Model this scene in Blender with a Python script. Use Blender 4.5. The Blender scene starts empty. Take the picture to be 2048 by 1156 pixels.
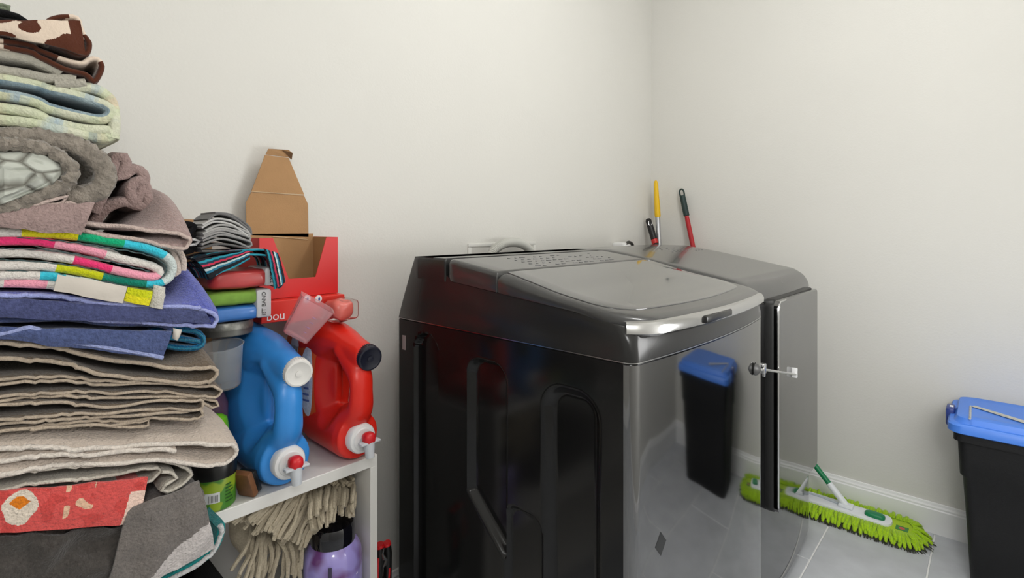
import bpy, bmesh, math, random
from mathutils import Vector, Matrix, noise
random.seed(7)
PI = math.pi
scene = bpy.context.scene
COL = scene.collection

# ------------------------------------------------------------------ camera, world, light, exposure
H = 1.15                                   # eye height
FPX, HORIZON = 1030.0, 457.0
YAW = math.radians(47.0)
cd = bpy.data.cameras.new('camera'); cam = bpy.data.objects.new('camera', cd); COL.objects.link(cam)
cam.location = (0, 0, H); cam.rotation_euler = (PI/2, 0, -YAW)
cd.sensor_width = 36; cd.lens = 36*FPX/2048; cd.shift_y = -(578-HORIZON)/2048
cd.clip_start = 0.02
scene.camera = cam
w = bpy.data.worlds.new('world'); scene.world = w; w.use_nodes = True
w.node_tree.nodes['Background'].inputs[0].default_value = (1, 1, 1, 1)
w.node_tree.nodes['Background'].inputs[1].default_value = 0.15
def globe(name, loc, power, r=0.13):
    l = bpy.data.lights.new(name, 'POINT'); l.energy = power; l.shadow_soft_size = r; l.color = (1.0, 0.998, 0.99)
    o = bpy.data.objects.new(name, l); COL.objects.link(o); o.location = loc
globe('ceiling_globe', (1.3, 0.18, 2.36), 15)
globe('fill_globe', (-0.12, -0.30, 1.6), 12)  # added unseen fill lamp by the camera to even out the light
globe('fill_globe_right', (1.25, -0.16, 1.0), 12.5, 0.2)  # added unseen fill lamp to brighten the lower right
scene.view_settings.view_transform = 'Standard'; scene.view_settings.look = 'None'
scene.view_settings.gamma = 1; scene.view_settings.use_curve_mapping = False
scene.view_settings.exposure = 0.2

# ------------------------------------------------------------------ helpers
def ray(px, py):
    u = (px-1024)/FPX; v = (HORIZON-py)/FPX
    s, c = math.sin(YAW), math.cos(YAW)
    return Vector((u*c+s, -u*s+c, v))
def at(px, py, X=None, Y=None, Z=None):
    r = ray(px, py)
    k = X/r.x if X is not None else (Y/r.y if Y is not None else (Z-H)/r.z)
    return Vector((0, 0, H)) + r*k
def lin(c):
    return c/12.92 if c <= 0.04045 else ((c+0.055)/1.055)**2.4
def rgb(r, g=None, b=None):
    if g is None: g = b = r
    return (lin(r/255), lin(g/255), lin(b/255), 1)
MATS = {}
def mat(name, color=(0.5, 0.5, 0.5, 1), rough=0.5, metal=0.0, spec=0.5, bump=None, var=None, sheen=0, coat=0,
        trans=0, ior=1.5, attr=False, alpha=1, spots=None):
    """bump=(scale, distance[, detail]); var=(scale, amount); spots=(scale, lo, hi, colour)"""
    m = bpy.data.materials.new(name); m.use_nodes = True; MATS[name] = m
    nt = m.node_tree; b = nt.nodes['Principled BSDF']; N = nt.nodes; L = nt.links
    b.inputs['Base Color'].default_value = color; b.inputs['Roughness'].default_value = rough
    b.inputs['Metallic'].default_value = metal; b.inputs['Specular IOR Level'].default_value = spec
    b.inputs['IOR'].default_value = ior; b.inputs['Transmission Weight'].default_value = trans
    b.inputs['Coat Weight'].default_value = coat; b.inputs['Coat Roughness'].default_value = 0.03
    b.inputs['Sheen Weight'].default_value = sheen; b.inputs['Sheen Roughness'].default_value = 0.5
    b.inputs['Alpha'].default_value = alpha
    tc = N.new('ShaderNodeTexCoord')
    src = None
    if attr:
        a = N.new('ShaderNodeAttribute'); a.attribute_name = 'Col'; src = a.outputs['Color']
    if spots:
        n = N.new('ShaderNodeTexNoise'); n.inputs['Scale'].default_value = spots[0]; n.inputs['Detail'].default_value = 1.5
        L.new(tc.outputs['Object'], n.inputs['Vector'])
        cr = N.new('ShaderNodeValToRGB'); cr.color_ramp.elements[0].position = spots[1]; cr.color_ramp.elements[1].position = spots[2]
        cr.color_ramp.elements[0].color = color; cr.color_ramp.elements[1].color = spots[3]
        L.new(n.outputs['Fac'], cr.inputs[0]); src = cr.outputs[0]
    if var:
        n = N.new('ShaderNodeTexNoise'); n.inputs['Scale'].default_value = var[0]; n.inputs['Detail'].default_value = 4
        L.new(tc.outputs['Object'], n.inputs['Vector'])
        mr = N.new('ShaderNodeMapRange'); mr.inputs['From Min'].default_value = 0.25; mr.inputs['From Max'].default_value = 0.75
        mr.inputs['To Min'].default_value = 1-var[1]; mr.inputs['To Max'].default_value = 1+var[1]
        L.new(n.outputs['Fac'], mr.inputs['Value'])
        vm = N.new('ShaderNodeVectorMath'); vm.operation = 'SCALE'
        if src: L.new(src, vm.inputs[0])
        else: vm.inputs[0].default_value = color[:3]
        L.new(mr.outputs[0], vm.inputs['Scale']); src = vm.outputs[0]
    if src: L.new(src, b.inputs['Base Color'])
    if bump:
        n = N.new('ShaderNodeTexNoise'); n.inputs['Scale'].default_value = bump[0]
        n.inputs['Detail'].default_value = bump[2] if len(bump) > 2 else 2
        L.new(tc.outputs['Object'], n.inputs['Vector'])
        bp = N.new('ShaderNodeBump'); bp.inputs['Distance'].default_value = bump[1]; bp.inputs['Strength'].default_value = 1
        L.new(n.outputs['Fac'], bp.inputs['Height']); L.new(bp.outputs[0], b.inputs['Normal'])
    return m
def terry(name, color, attr=False, amount=0.16, spots=None, scale=330):
    return mat(name, color, 1.0, spec=0.1, bump=(scale, 0.0032, 2.5), var=(190, amount), sheen=0.25, attr=attr, spots=spots)

class G:
    """collects geometry in world coordinates"""
    def __init__(s): s.v = []; s.f = []; s.mi = []; s.c = []
    def add(s, v, f, mi=0, c=None):
        o = len(s.v); s.v += [Vector(p) for p in v]
        for k, q in enumerate(f):
            s.f.append([i+o for i in q]); s.mi.append(mi)
            s.c.append(c[k] if isinstance(c, list) else c)
        return s
    def box(s, x0, x1, y0, y1, z0, z1, bev=0.0, seg=2, mi=0, mtx=None, c=None):
        bm = bmesh.new(); bmesh.ops.create_cube(bm, size=1)
        for v in bm.verts: v.co = Vector(((x0+x1)/2+v.co.x*(x1-x0), (y0+y1)/2+v.co.y*(y1-y0), (z0+z1)/2+v.co.z*(z1-z0)))
        if bev: bmesh.ops.bevel(bm, geom=bm.edges[:], offset=bev, segments=seg, profile=0.5, affect='EDGES')
        if mtx: bmesh.ops.transform(bm, matrix=mtx, verts=bm.verts)
        bm.verts.index_update()
        s.add([v.co.copy() for v in bm.verts], [[v.index for v in f.verts] for f in bm.faces], mi, c); bm.free(); return s
    def rings(s, rings, cap0=True, cap1=True, closed=True, mi=0, c=None):
        n = len(rings[0]); v = [p for r in rings for p in r]; f = []
        for j in range(len(rings)-1):
            for i in range(n if closed else n-1):
                f.append([j*n+i, j*n+(i+1) % n, (j+1)*n+(i+1) % n, (j+1)*n+i])
        if cap0: f.append(list(range(n))[::-1])
        if cap1: f.append([(len(rings)-1)*n+i for i in range(n)])
        return s.add(v, f, mi, c)
    def tube(s, path, r, n=8, mi=0, closed=False, c=None, flat=None):
        path = [Vector(p) for p in path]; R = r if isinstance(r, (list, tuple)) else [r]*len(path)
        rings = []; up = None
        m = len(path)
        for i, p in enumerate(path):
            a = path[(i-1) % m] if closed else path[max(i-1, 0)]; b = path[(i+1) % m] if closed else path[min(i+1, m-1)]
            t = (b-a)
            t = t.normalized() if t.length > 1e-9 else Vector((0, 0, 1))
            if up is None:
                up = Vector((0, 0, 1)) if abs(t.z) < 0.9 else Vector((1, 0, 0))
            up = (up - t*up.dot(t)); up = up.normalized() if up.length > 1e-6 else t.orthogonal().normalized()
            q = t.cross(up)
            rings.append([p+(up*math.cos(2*PI*k/n)+q*math.sin(2*PI*k/n)*(flat or 1))*R[i] for k in range(n)])
        if closed: rings.append(rings[0])
        return s.rings(rings, not closed, not closed, mi=mi, c=c)
    def lathe(s, prof, o, axis=(0, 0, 1), n=32, mi=0, cap=True, c=None):
        ax = Vector(axis).normalized(); u = ax.orthogonal().normalized(); q = ax.cross(u); o = Vector(o)
        rings = [[o+ax*h+(u*math.cos(2*PI*k/n)+q*math.sin(2*PI*k/n))*r for k in range(n)] for r, h in prof]
        return s.rings(rings, cap, cap, mi=mi, c=c)
    def ell(s, o, r, mtx=None, u=20, v=12, mi=0, p=2.0):
        o = Vector(o)
        def sp(x, e): return math.copysign(abs(x)**e, x)
        e = 2.0/p; rings = []
        for j in range(1, v):
            a = -PI/2+PI*j/v
            rings.append([Vector((r[0]*sp(math.cos(a), e)*sp(math.cos(2*PI*k/u), e), r[1]*sp(math.cos(a), e)*sp(math.sin(2*PI*k/u), e), r[2]*sp(math.sin(a), e))) for k in range(u)])
        verts = [q for R in rings for q in R]+[Vector((0, 0, -r[2])), Vector((0, 0, r[2]))]
        f = []
        for j in range(v-2):
            for k in range(u): f.append([j*u+k, j*u+(k+1) % u, (j+1)*u+(k+1) % u, (j+1)*u+k])
        b = len(verts)
        for k in range(u):
            f.append([b-2, (k+1) % u, k]); f.append([b-1, (v-2)*u+k, (v-2)*u+(k+1) % u])
        if mtx: verts = [mtx @ q for q in verts]
        return s.add([o+q for q in verts], f, mi)

def kids_loc(p):
    l = Vector((0, 0, 0))
    while p: l = l+p.location; p = p.parent
    return l
def props(o, label=None, cat=None, group=None, kind=None):
    if label: o['label'] = label
    if cat: o['category'] = cat
    if group: o['group'] = group
    if kind: o['kind'] = kind
    return o
def mk(name, g, mats, parent=None, smooth=True, label=None, cat=None, group=None, kind=None, base=None, angle=40):
    me = bpy.data.meshes.new(name)
    if base is None:
        base = kids_loc(parent) if parent else Vector((sum(p.x for p in g.v)/len(g.v), sum(p.y for p in g.v)/len(g.v), min(p.z for p in g.v)))
    base = Vector(base)
    me.from_pydata([p-base for p in g.v], [], g.f)
    for m in (mats if isinstance(mats, (list, tuple)) else [mats]): me.materials.append(m)
    me.polygons.foreach_set('material_index', g.mi)
    if any(c is not None for c in g.c):
        a = me.color_attributes.new('Col', 'FLOAT_COLOR', 'CORNER'); buf = []
        for p, c in zip(me.polygons, g.c): buf += list(c or (1, 1, 1, 1))*p.loop_total
        a.data.foreach_set('color', buf)
    bm = bmesh.new(); bm.from_mesh(me); bmesh.ops.recalc_face_normals(bm, faces=bm.faces); bm.to_mesh(me); bm.free()
    if smooth:
        me.polygons.foreach_set('use_smooth', [True]*len(me.polygons)); me.set_sharp_from_angle(angle=math.radians(angle))
    o = bpy.data.objects.new(name, me); COL.objects.link(o)
    if parent: o.parent = parent; o.location = base-kids_loc(parent)
    else: o.location = base
    return props(o, label, cat, group, kind)
def thing(name, loc, label, cat, group=None):
    o = bpy.data.objects.new(name, None); COL.objects.link(o); o.location = loc; o.empty_display_size = 0.05
    return props(o, label, cat, group)
def voxel(g, size, smooth=8, fac=0.5):
    """union of closed shapes, skinned and smoothed -> new G"""
    me = bpy.data.meshes.new('tmp'); me.from_pydata(g.v, [], g.f)
    bm = bmesh.new(); bm.from_mesh(me); bmesh.ops.recalc_face_normals(bm, faces=bm.faces); bm.to_mesh(me); bm.free()
    o = bpy.data.objects.new('tmp', me); COL.objects.link(o)
    r = o.modifiers.new('r', 'REMESH'); r.mode = 'VOXEL'; r.voxel_size = size
    s = o.modifiers.new('s', 'SMOOTH'); s.iterations = smooth; s.factor = fac
    dg = bpy.context.evaluated_depsgraph_get(); e = o.evaluated_get(dg); m2 = e.to_mesh()
    out = G(); out.add([v.co.copy() for v in m2.vertices], [list(p.vertices) for p in m2.polygons])
    e.to_mesh_clear(); bpy.data.objects.remove(o); bpy.data.meshes.remove(me)
    return out
def text(name, s, size, origin, xdir, ydir, m, parent, depth=0.0006, align='CENTER', label=None):
    cu = bpy.data.curves.new('tmp', 'FONT'); cu.body = s; cu.size = size; cu.align_x = align; cu.align_y = 'CENTER'; cu.extrude = depth/2
    o = bpy.data.objects.new('tmp', cu); COL.objects.link(o)
    dg = bpy.context.evaluated_depsgraph_get(); me = o.evaluated_get(dg).to_mesh()
    x = Vector(xdir).normalized(); y = Vector(ydir).normalized(); z = x.cross(y); og = Vector(origin)
    g = G(); g.add([og+x*v.co.x+y*v.co.y+z*v.co.z for v in me.vertices], [list(p.vertices) for p in me.polygons])
    o.evaluated_get(dg).to_mesh_clear(); bpy.data.objects.remove(o); bpy.data.curves.remove(cu)
    return mk(name, g, m, parent, smooth=False, label=label)
def spline(pts, step, closed=False):
    pts = [Vector(p) for p in pts]; out = []; n = len(pts)
    for i in range(n if closed else n-1):
        if closed: p0, p1, p2, p3 = pts[i-1], pts[i], pts[(i+1) % n], pts[(i+2) % n]
        else: p0, p1, p2, p3 = pts[max(i-1, 0)], pts[i], pts[i+1], pts[min(i+2, n-1)]
        k = max(1, int((p2-p1).length/step))
        for j in range(k):
            t = j/k
            out.append(0.5*((2*p1)+(p2-p0)*t+(2*p0-5*p1+4*p2-p3)*t*t+(3*p1-p0-3*p2+p3)*t**3))
    if not closed: out.append(pts[-1])
    return out
def nz(x, y, z, s): return noise.noise(Vector((x*s, y*s, z*s)))

# ------------------------------------------------------------------ room
XR, YB, XL, YF, ZC = 2.517, 1.33, -1.3, -0.62, 2.56
m_wall = mat('wall_paint', rgb(224, 222.5, 217), 0.6, spec=0.25, bump=(170, 0.0004, 3), var=(3.0, 0.012))
m_white = mat('white_trim', rgb(246, 246, 247), 0.35)
m_ceil = mat('ceiling_paint', rgb(238, 237, 233), 0.8)
m_grout = mat('grout', rgb(236, 236, 234), 0.9, var=(60, 0.06))
m_tile = mat('slate_tile', rgb(194, 197, 202), 0.42, bump=(90, 0.0005, 4), var=(9, 0.12))
def structure(name, g, m, **k): return mk(name, g, m, kind='structure', smooth=False, **k)
structure('wall_back', G().box(XL-.1, XR+.1, YB, YB+.1, 0, ZC), m_wall)
structure('wall_right', G().box(XR, XR+.1, YF-.1, YB, 0, ZC), m_wall)
structure('wall_left', G().box(XL-.1, XL, YF-.1, YB, 0, ZC), m_wall)
structure('wall_front', G().box(XL, XR, YF-.1, YF, 0, ZC), m_wall)
structure('ceiling', G().box(XL-.1, XR+.1, YF-.1, YB+.1, ZC, ZC+.1), m_ceil)
floor = structure('floor', G().box(XL-.1, XR+.1, YF-.1, YB+.1, -.05, -.0025), m_grout)
row = 0; y = 0.158-0.305*3
while y < YB:
    x = 2.32-0.61*7 - (0 if row % 2 else 0.305)
    while x < XR:
        x0, x1, y0, y1 = max(x+.0025, XL), min(x+.6075, XR), max(y+.0025, YF), min(y+.3025, YB)
        if x1-x0 > .01 and y1-y0 > .01:
            mk('tile', G().box(x0, x1, y0, y1, -.004, random.uniform(-.0003, .0003), 0.0012, 1), m_tile, floor, smooth=False)
        x += .61
    y += .305; row += 1
def baseboard(name, a, b, nrm):
    a, b, n = Vector(a), Vector(b), Vector(nrm)
    pr = [(0, 0), (.014, 0), (.014, .088), (.011, .092), (.011, .098), (.008, .104), (.006, .112), (0, .113)]
    structure(name, G().rings([[p+n*d+Vector((0, 0, h)) for d, h in pr] for p in (a, b)]), m_white)
baseboard('baseboard_back', (XL, YB, 0), (XR, YB, 0), (0, -1, 0))
baseboard('baseboard_right', (XR, YF, 0), (XR, YB-.014, 0), (-1, 0, 0))
baseboard('baseboard_front', (XL, YF, 0), (XR-.014, YF, 0), (0, 1, 0))
baseboard('baseboard_left', (XL, YF+.014, 0), (XL, YB-.014, 0), (1, 0, 0))

# ------------------------------------------------------------------ washer
m_front = mat('dark_silver_metal', (0.24, 0.24, 0.24, 1), 0.06, metal=1.0, bump=(6, 0.0008, 1))
m_body = mat('black_enamel', (0.009, 0.009, 0.009, 1), 0.15, spec=0.38, bump=(5, 0.0012, 1))
m_frame = mat('charcoal_metal_paint', (0.022, 0.022, 0.022, 1), 0.2, metal=0.0, spec=0.4)
m_lid = mat('lid_grey_plastic', (0.05, 0.05, 0.05, 1), 0.2, spec=0.5, coat=0.3)
m_glass = mat('tinted_lid_glass', (0.10, 0.10, 0.10, 1), 0.05, spec=0.9, coat=0.5)
m_chrome = mat('satin_chrome', (0.62, 0.62, 0.62, 1), 0.12, metal=1.0)
m_black = mat('black_plastic', (0.008, 0.008, 0.008, 1), 0.3)
m_rubber = mat('black_rubber', (0.006, 0.006, 0.006, 1), 0.45)
m_seam = mat('seam_highlight_trim', (0.45, 0.45, 0.45, 1), 0.2, metal=1)
m_icon = mat('panel_print', rgb(150), 0.5)

def half_profile(yb, yf, hw, r, bulge, rb=0.01):
    """(y, half width) back to front with rounded corners and a bowed front"""
    pts = [(yb, hw-rb), (yb-rb*.3, hw-rb*.3), (yb-rb, hw)]
    ycf = yf+r
    for k in range(1, 8): pts.append((yb-rb+(ycf-yb+rb)*k/8, hw))
    for k in range(0, 9):
        a = PI/2*k/8
        xx = hw-r+r*math.cos(a); yy = yf+r-r*math.sin(a)
        pts.append((yy, xx))
    for k in range(1, 13):
        xx = (hw-r)*(1-k/12); pts.append((yf, xx))
    return [(y_-(bulge*(1-(x_/hw)**2) if y_ < yf+r else 0), x_) for y_, x_ in pts]
def ring(hp, cx, zf, inset=0.0, dy=0.0):
    L = []
    y0 = hp[0][0]; y1 = hp[-1][0]
    for y_, x_ in hp:
        xx = max(x_-inset, 0); t = (y0-y_)/(y0-y1)
        yy = y_-inset+2*inset*min(1, t)
        L.append((yy+dy*t, xx))
    left = [Vector((cx-x_, y_, zf(y_))) for y_, x_ in L]
    right = [Vector((cx+x_, y_, zf(y_))) for y_, x_ in L[::-1]]
    return left+right[1:] if L[-1][1] == 0 else left+right
def cap(g, R, mi=0, nx=8):
    n = len(R); m = n//2+1; rows = []
    for i in range(m):
        a = R[i]; b = R[n-1-i]
        rows.append([a.lerp(b, k/nx) for k in range(nx+1)])
    v = [p for r in rows for p in r]; f = []
    for i in range(len(rows)-1):
        for k in range(nx): f.append([i*(nx+1)+k, i*(nx+1)+k+1, (i+1)*(nx+1)+k+1, (i+1)*(nx+1)+k])
    g.add(v, f, mi)
def interp(tbl):
    def f(y_):
        if y_ <= tbl[0][0]: return tbl[0][1]
        for (a, b), (c, d) in zip(tbl, tbl[1:]):
            if y_ <= c: return b+(d-b)*(y_-a)/(c-a)
        return tbl[-1][1]
    return f
def split_front(g, rings_, cx, front_y, parts):
    """side/back quads go to parts[0], front and corner quads to parts[1]"""
    n = len(rings_[0])
    for j in range(len(rings_)-1):
        for i in range(n):
            q = [rings_[j][i], rings_[j][(i+1) % n], rings_[j+1][(i+1) % n], rings_[j+1][i]]
            my = sum(p.y for p in q)/4
            parts[1 if my < front_y else 0].add(q, [[0, 1, 2, 3]])
def weld(g):
    idx = {}; nv = []; mp = []
    for p in g.v:
        k = (round(p.x, 5), round(p.y, 5), round(p.z, 5))
        if k not in idx: idx[k] = len(nv); nv.append(p)
        mp.append(idx[k])
    g.v = nv; F = []; MI = []; C = []
    for q, a, c in zip(g.f, g.mi, g.c):
        r = []
        for i in q:
            if mp[i] not in r: r.append(mp[i])
        if len(r) > 2: F.append(r); MI.append(a); C.append(c)
    g.f, g.mi, g.c = F, MI, C
    return g

WX0, WX1, WY0, WY1, SEAM = 0.80, 1.486, 0.457, 1.167, 0.9125
wc = (WX0+WX1)/2; whw = (WX1-WX0)/2
washer = thing('washing_machine', (wc, .8, 0), 'black and grey top-loading washing machine with glass lid, nearer of the two machines', 'washing machine')
hp = half_profile(WY1, WY0, whw, 0.02, 0.022)
const = lambda z: (lambda y_: z)
cab, fr = G(), G()
split_front(None, [ring(hp, wc, const(z)) for z in (.03, .08, .3, .5, .7, .85, SEAM-.004)]+[ring(hp, wc, const(SEAM-.002), .003)], wc, WY0+.0215, (cab, fr))
weld(cab); weld(fr)
# the left side is pressed steel with sunken pockets: cut it from the cabinet strip and lay a relief grid there
cab.f, cab.mi, cab.c = map(list, zip(*[(f, a, c) for f, a, c in zip(cab.f, cab.mi, cab.c) if not all(abs(cab.v[i].x-WX0) < .0005 for i in f)]))
def sstep(a, b, x):
    t = min(1, max(0, (x-a)/(b-a))); return t*t*(3-2*t)
def rbox(y_, z_, y0, y1, z0, z1, r):
    cx_, cz_ = (y0+y1)/2, (z0+z1)/2; dx_, dz_ = abs(y_-cx_)-(y1-y0)/2+r, abs(z_-cz_)-(z1-z0)/2+r
    return math.hypot(max(dx_, 0), max(dz_, 0))+min(max(dx_, dz_), 0)-r
def relief(y_, z_):
    d = 0
    for (y0, y1, z0, z1, r, e) in ((.995, 1.09, -.2, .885, .045, .005), (.53, .66, .10, .84, .05, .018)):
        s = rbox(y_, z_, y0, y1, z0, z1, r); d = max(d, 1-sstep(-e, e*.3, s))
    z1 = .855; z0 = .545-(.887-y_)*.9 if y_ < .887 else .545
    s = max(rbox(y_, z_, .765, .887, .2, z1, .04), z0-z_)
    d = max(d, 1-sstep(-.012, .003, s))
    s2 = rbox(y_, z_, .665, .765, .1, .56, .03); d = max(d, .6*(1-sstep(-.008, .004, s2)))
    return d*.020
sg = G(); ny, nzn = 170, 230
ys = [WY0+.02+(WY1-.01-WY0-.02)*i/ny for i in range(ny+1)]; zs = [.03+(SEAM-.004-.03)*j/nzn for j in range(nzn+1)]
sg.add([Vector((WX0+relief(a, b), a, b)) for b in zs for a in ys], [[j*(ny+1)+i, j*(ny+1)+i+1, (j+1)*(ny+1)+i+1, (j+1)*(ny+1)+i] for j in range(nzn) for i in range(ny)])
mk('cabinet', cab, m_body, washer)
mk('side_panel', sg, m_body, washer, label='black pressed side panel with sunken pockets')
mk('front_panel', fr, m_front, washer, label='glossy dark silver front panel')
deck = interp([(.45, .972), (.52, .983), (.968, 1.023), (.969, 1.077), (1.2, 1.077)])
tf, tff = G(), G()
hp2 = half_profile(1.105, .482, whw-.008, 0.04, 0.025)
def blend_ring(t, zt):
    a = ring(hp, wc, const(SEAM+.002)); b = ring(hp2, wc, deck)
    e = t; c = math.sin(t*PI/2)
    return [Vector((p.x+(q.x-p.x)*(1-math.cos(t*PI/2)), p.y+(q.y-p.y)*(1-math.cos(t*PI/2)) if q.y < .6 else p.y+(q.y-p.y)*t, p.z+(q.z-p.z)*(c if q.y < .6 else t))) for p, q in zip(a, b)]
rr = [ring(hp, wc, const(SEAM), .002)]+[blend_ring(t, 0) for t in (0, .15, .3, .45, .6, .75, .88, 1)]
tf.rings(rr, False, False); cap(tf, rr[-1])
mk('top_frame', weld(tf), m_frame, washer)
sr = [ring(hp, wc, const(z), ins) for z, ins in ((SEAM-.002, .002), (SEAM-.001, -.0006), (SEAM+.001, -.0006), (SEAM+.002, .002))]
mk('seam_trim', G().rings(sr, False, False), m_seam, washer)
# rear strip
rs = G(); rhp = half_profile(1.103, .972, whw-.004, .004, 0)
rs.rings([ring(rhp, wc, const(1.02)), ring(rhp, wc, const(1.07)), ring(rhp, wc, const(1.077), .005)], True, False); cap(rs, ring(rhp, wc, const(1.077), .005))
mk('rear_strip', weld(rs), m_frame, washer)
ztop = interp([(.40, .982), (.47, .992), (.52, .998), (.643, 1.019), (.782, 1.052), (.968, 1.078)])
zbot = lambda y_: min(deck(min(y_, .967))+.001, ztop(y_)-.02)
def slab(hp_, cx, zb, zt, edge):
    g = G(); R = [ring(hp_, cx, zb, .0015)]
    R.append(ring(hp_, cx, lambda y_: zb(y_)+.15*(zt(y_)-zb(y_)), 0))
    for a in (0, .25, .5, .75, 1):
        th = a*PI/2
        R.append(ring(hp_, cx, lambda y_, th=th: zt(y_)-min(edge, .6*(zt(y_)-zb(y_)))*(1-math.sin(th)), edge*(1-math.cos(th))))
    g.rings(R, False, False); cap(g, R[-1], nx=16); cap(g, R[0]); return weld(g)
mk('control_panel', slab(half_profile(.966, .797, whw-.006, .004, 0), wc, zbot, ztop, .012), m_lid, washer)
lidg = slab(half_profile(.795, .452, whw-.004, .07, .032, .003), wc, zbot, ztop, .022)
lid = mk('lid', lidg, m_lid, washer)
gl = half_profile(.785, .503, whw-.026, .07, .03, .003)
gg = G(); R1 = [ring(gl, wc, lambda y_: ztop(y_)-.002), ring(gl, wc, lambda y_: ztop(y_)+.0012), ring(gl, wc, lambda y_: ztop(y_)+.002, .002)]
gg.rings(R1, False, False); cap(gg, R1[-1], nx=16)
mk('lid_glass', weld(gg), m_glass, lid, label='tinted glass lid window')
lp = G(); lh = half_profile(.795, .452, whw-.004, .07, .032, .003); rin = ring(lh, wc, const(0)); n = len(rin)
sel = [p for p in rin if p.y < .50]; sel.sort(key=lambda p: p.x); sel = [p for p in sel if .812 < p.x < 1.42]
cs = [(-.002, .0), (.004, -.001), (.010, .004), (.010, .016), (.005, .024), (-.002, .026)]
rg = []
for i, p in enumerate(sel):
    a, b = sel[max(i-1, 0)], sel[min(i+1, len(sel)-1)]; t = (b-a).normalized(); nn = Vector((t.y, -t.x, 0))
    rg.append([Vector((p.x, p.y, .958))+nn*d+Vector((0, 0, h)) for d, h in cs])
lip = mk('lid_lip', lp.rings(rg), m_chrome, lid, label='shiny silver lid lip')
hx = 1.06
mk('lid_handle', G().box(hx-.06, hx+.075, .4085, .43, .9625, .9775, .004, mi=0), m_black, lid, label='black grip slot in the lid lip')
ic = G()
def panel_mark(g, x_, y_, sx, sy):
    g.box(x_-sx, x_+sx, y_-sy, y_+sy, ztop(y_)+.0002, ztop(y_)+.0009)
for r_ in range(5):
    for k in range(15):
        if random.random() < .75: panel_mark(ic, .98+k*.026, .825+r_*.025, random.uniform(.003, .010), .0016)
mk('panel_markings', ic, m_icon, washer, smooth=False, kind='stuff')
mk('rating_sticker', G().box(WX0-.0006, WX0+.0005, 1.128, 1.143, .83, .868), mat('grey_sticker', rgb(150), .5), washer, smooth=False, label='small grey sticker near the rear edge')
p = at(1320, 1087, Y=WY0-.008)
dmd = G(); dmd.box(-.0115, .0115, -.0004, .0004, -.0115, .0115, mtx=Matrix.Translation((p.x, WY0-.022*(1-((p.x-wc)/whw)**2)-.0002, p.z)) @ Matrix.Rotation(-.1, 4, 'Z') @ Matrix.Diagonal((1.1, 1, 1.35, 1)) @ Matrix.Rotation(PI/4, 4, 'Y'))
mk('diamond_sticker', dmd, m_black, washer, smooth=False, label='black diamond sticker on the front')
for x_ in (WX0+.06, WX1-.06):
    for y_ in (WY0+.06, WY1-.06): mk('foot', G().lathe([(.02, 0), (.022, .01), (.015, .012), (.015, .031)], (x_, y_, 0), n=16), m_rubber, washer)
mk('base_plate', G().box(WX0+.01, WX1-.01, WY0+.02, WY1-.01, .028, .034), m_black, washer, smooth=False)

# ------------------------------------------------------------------ dryer
DX0, DX1, DY0, DY1 = 1.516, 2.20, 0.505, 1.167
dc = (DX0+DX1)/2; dhw = (DX1-DX0)/2
dryer = thing('dryer', (dc, .83, 0), 'dark grey front-loading dryer with bowed door, between the washer and the right wall', 'dryer')
dh = half_profile(DY1, DY0, dhw, .035, .018)
dzt = interp([(.49, .965), (.52, .985), (.557, 1.0), (.70, 1.028), (.85, 1.056), (.977, 1.076), (1.2, 1.077)])
cab, fr = G(), G()
split_front(None, [ring(dh, dc, const(z)) for z in (.03, .1, .3, .5, .7, .9, .928)]+[ring(dh, dc, const(.930), .002)], dc, DY0+.03, (cab, fr))
mk('cabinet', weld(cab), m_body, dryer)
mk('front_panel', weld(fr), m_front, dryer, label='glossy dark silver front panel')
tg = G(); R = [ring(dh, dc, const(.931), .002), ring(dh, dc, const(.933), 0)]
for a in range(0, 7):
    th = a/6*PI/2; e = .038
    R.append(ring(dh, dc, lambda y_, th=th: dzt(y_)-e*(1-math.sin(th)), e*(1-math.cos(th))))
tg.rings(R, False, False); cap(tg, R[-1], nx=16)
mk('top_cover', weld(tg), m_lid, dryer)
ic = G()
for r_ in range(4):
    for k in range(10):
        if random.random() < .8:
            x_, y_ = 1.84+k*.03, .885+r_*.022
            ic.box(x_-random.uniform(.003, .010), x_+.006, y_-.0015, y_+.0015, dzt(y_)+.0002, dzt(y_)+.0009)
mk('panel_markings', ic, m_icon, dryer, smooth=False, kind='stuff')
def door_shape(x0, x1, z0, z1, r, yf):
    pts = []
    for cx_, cz_, a0 in ((x1-r, z1-r, 0), (x0+r, z1-r, PI/2), (x0+r, z0+r, PI), (x1-r, z0+r, 1.5*PI)):
        for k in range(7): pts.append((cx_+r*math.cos(a0+PI/2*k/6), cz_+r*math.sin(a0+PI/2*k/6)))
    return pts
def bow(x_): return .02*(1-((x_-dc)/dhw)**2)
def door_layer(x0, x1, z0, z1, r, yf, ins=0): return [Vector((x_, yf-bow(x_), z_)) for x_, z_ in door_shape(x0+ins, x1-ins, z0+ins, z1-ins, max(r-ins, .002), 0)]
DA = (1.635, 2.095, .305, .940, .025)
door = mk('door', G().rings([door_layer(*DA, .512), door_layer(*DA, .488), door_layer(*DA, .484, .003)]), m_rubber, dryer, label='black door surround')
def face_grid(x0, x1, z0, z1, y_, n_=20):
    g = G(); v = []; f = []
    rows = [[Vector((x0+(x1-x0)*i/n_, y_-bow(x0+(x1-x0)*i/n_), z)) for i in range(n_+1)] for z in (z0, (z0+z1)/2, z1)]
    for r_ in rows: v += r_
    for j in range(2):
        for i in range(n_): f.append([j*(n_+1)+i, j*(n_+1)+i+1, (j+1)*(n_+1)+i+1, (j+1)*(n_+1)+i])
    return g.add(v, f)
g = G(); A2 = (DA[0]+.004, DA[1], DA[2]+.004, DA[3]-.004, .02)
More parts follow.
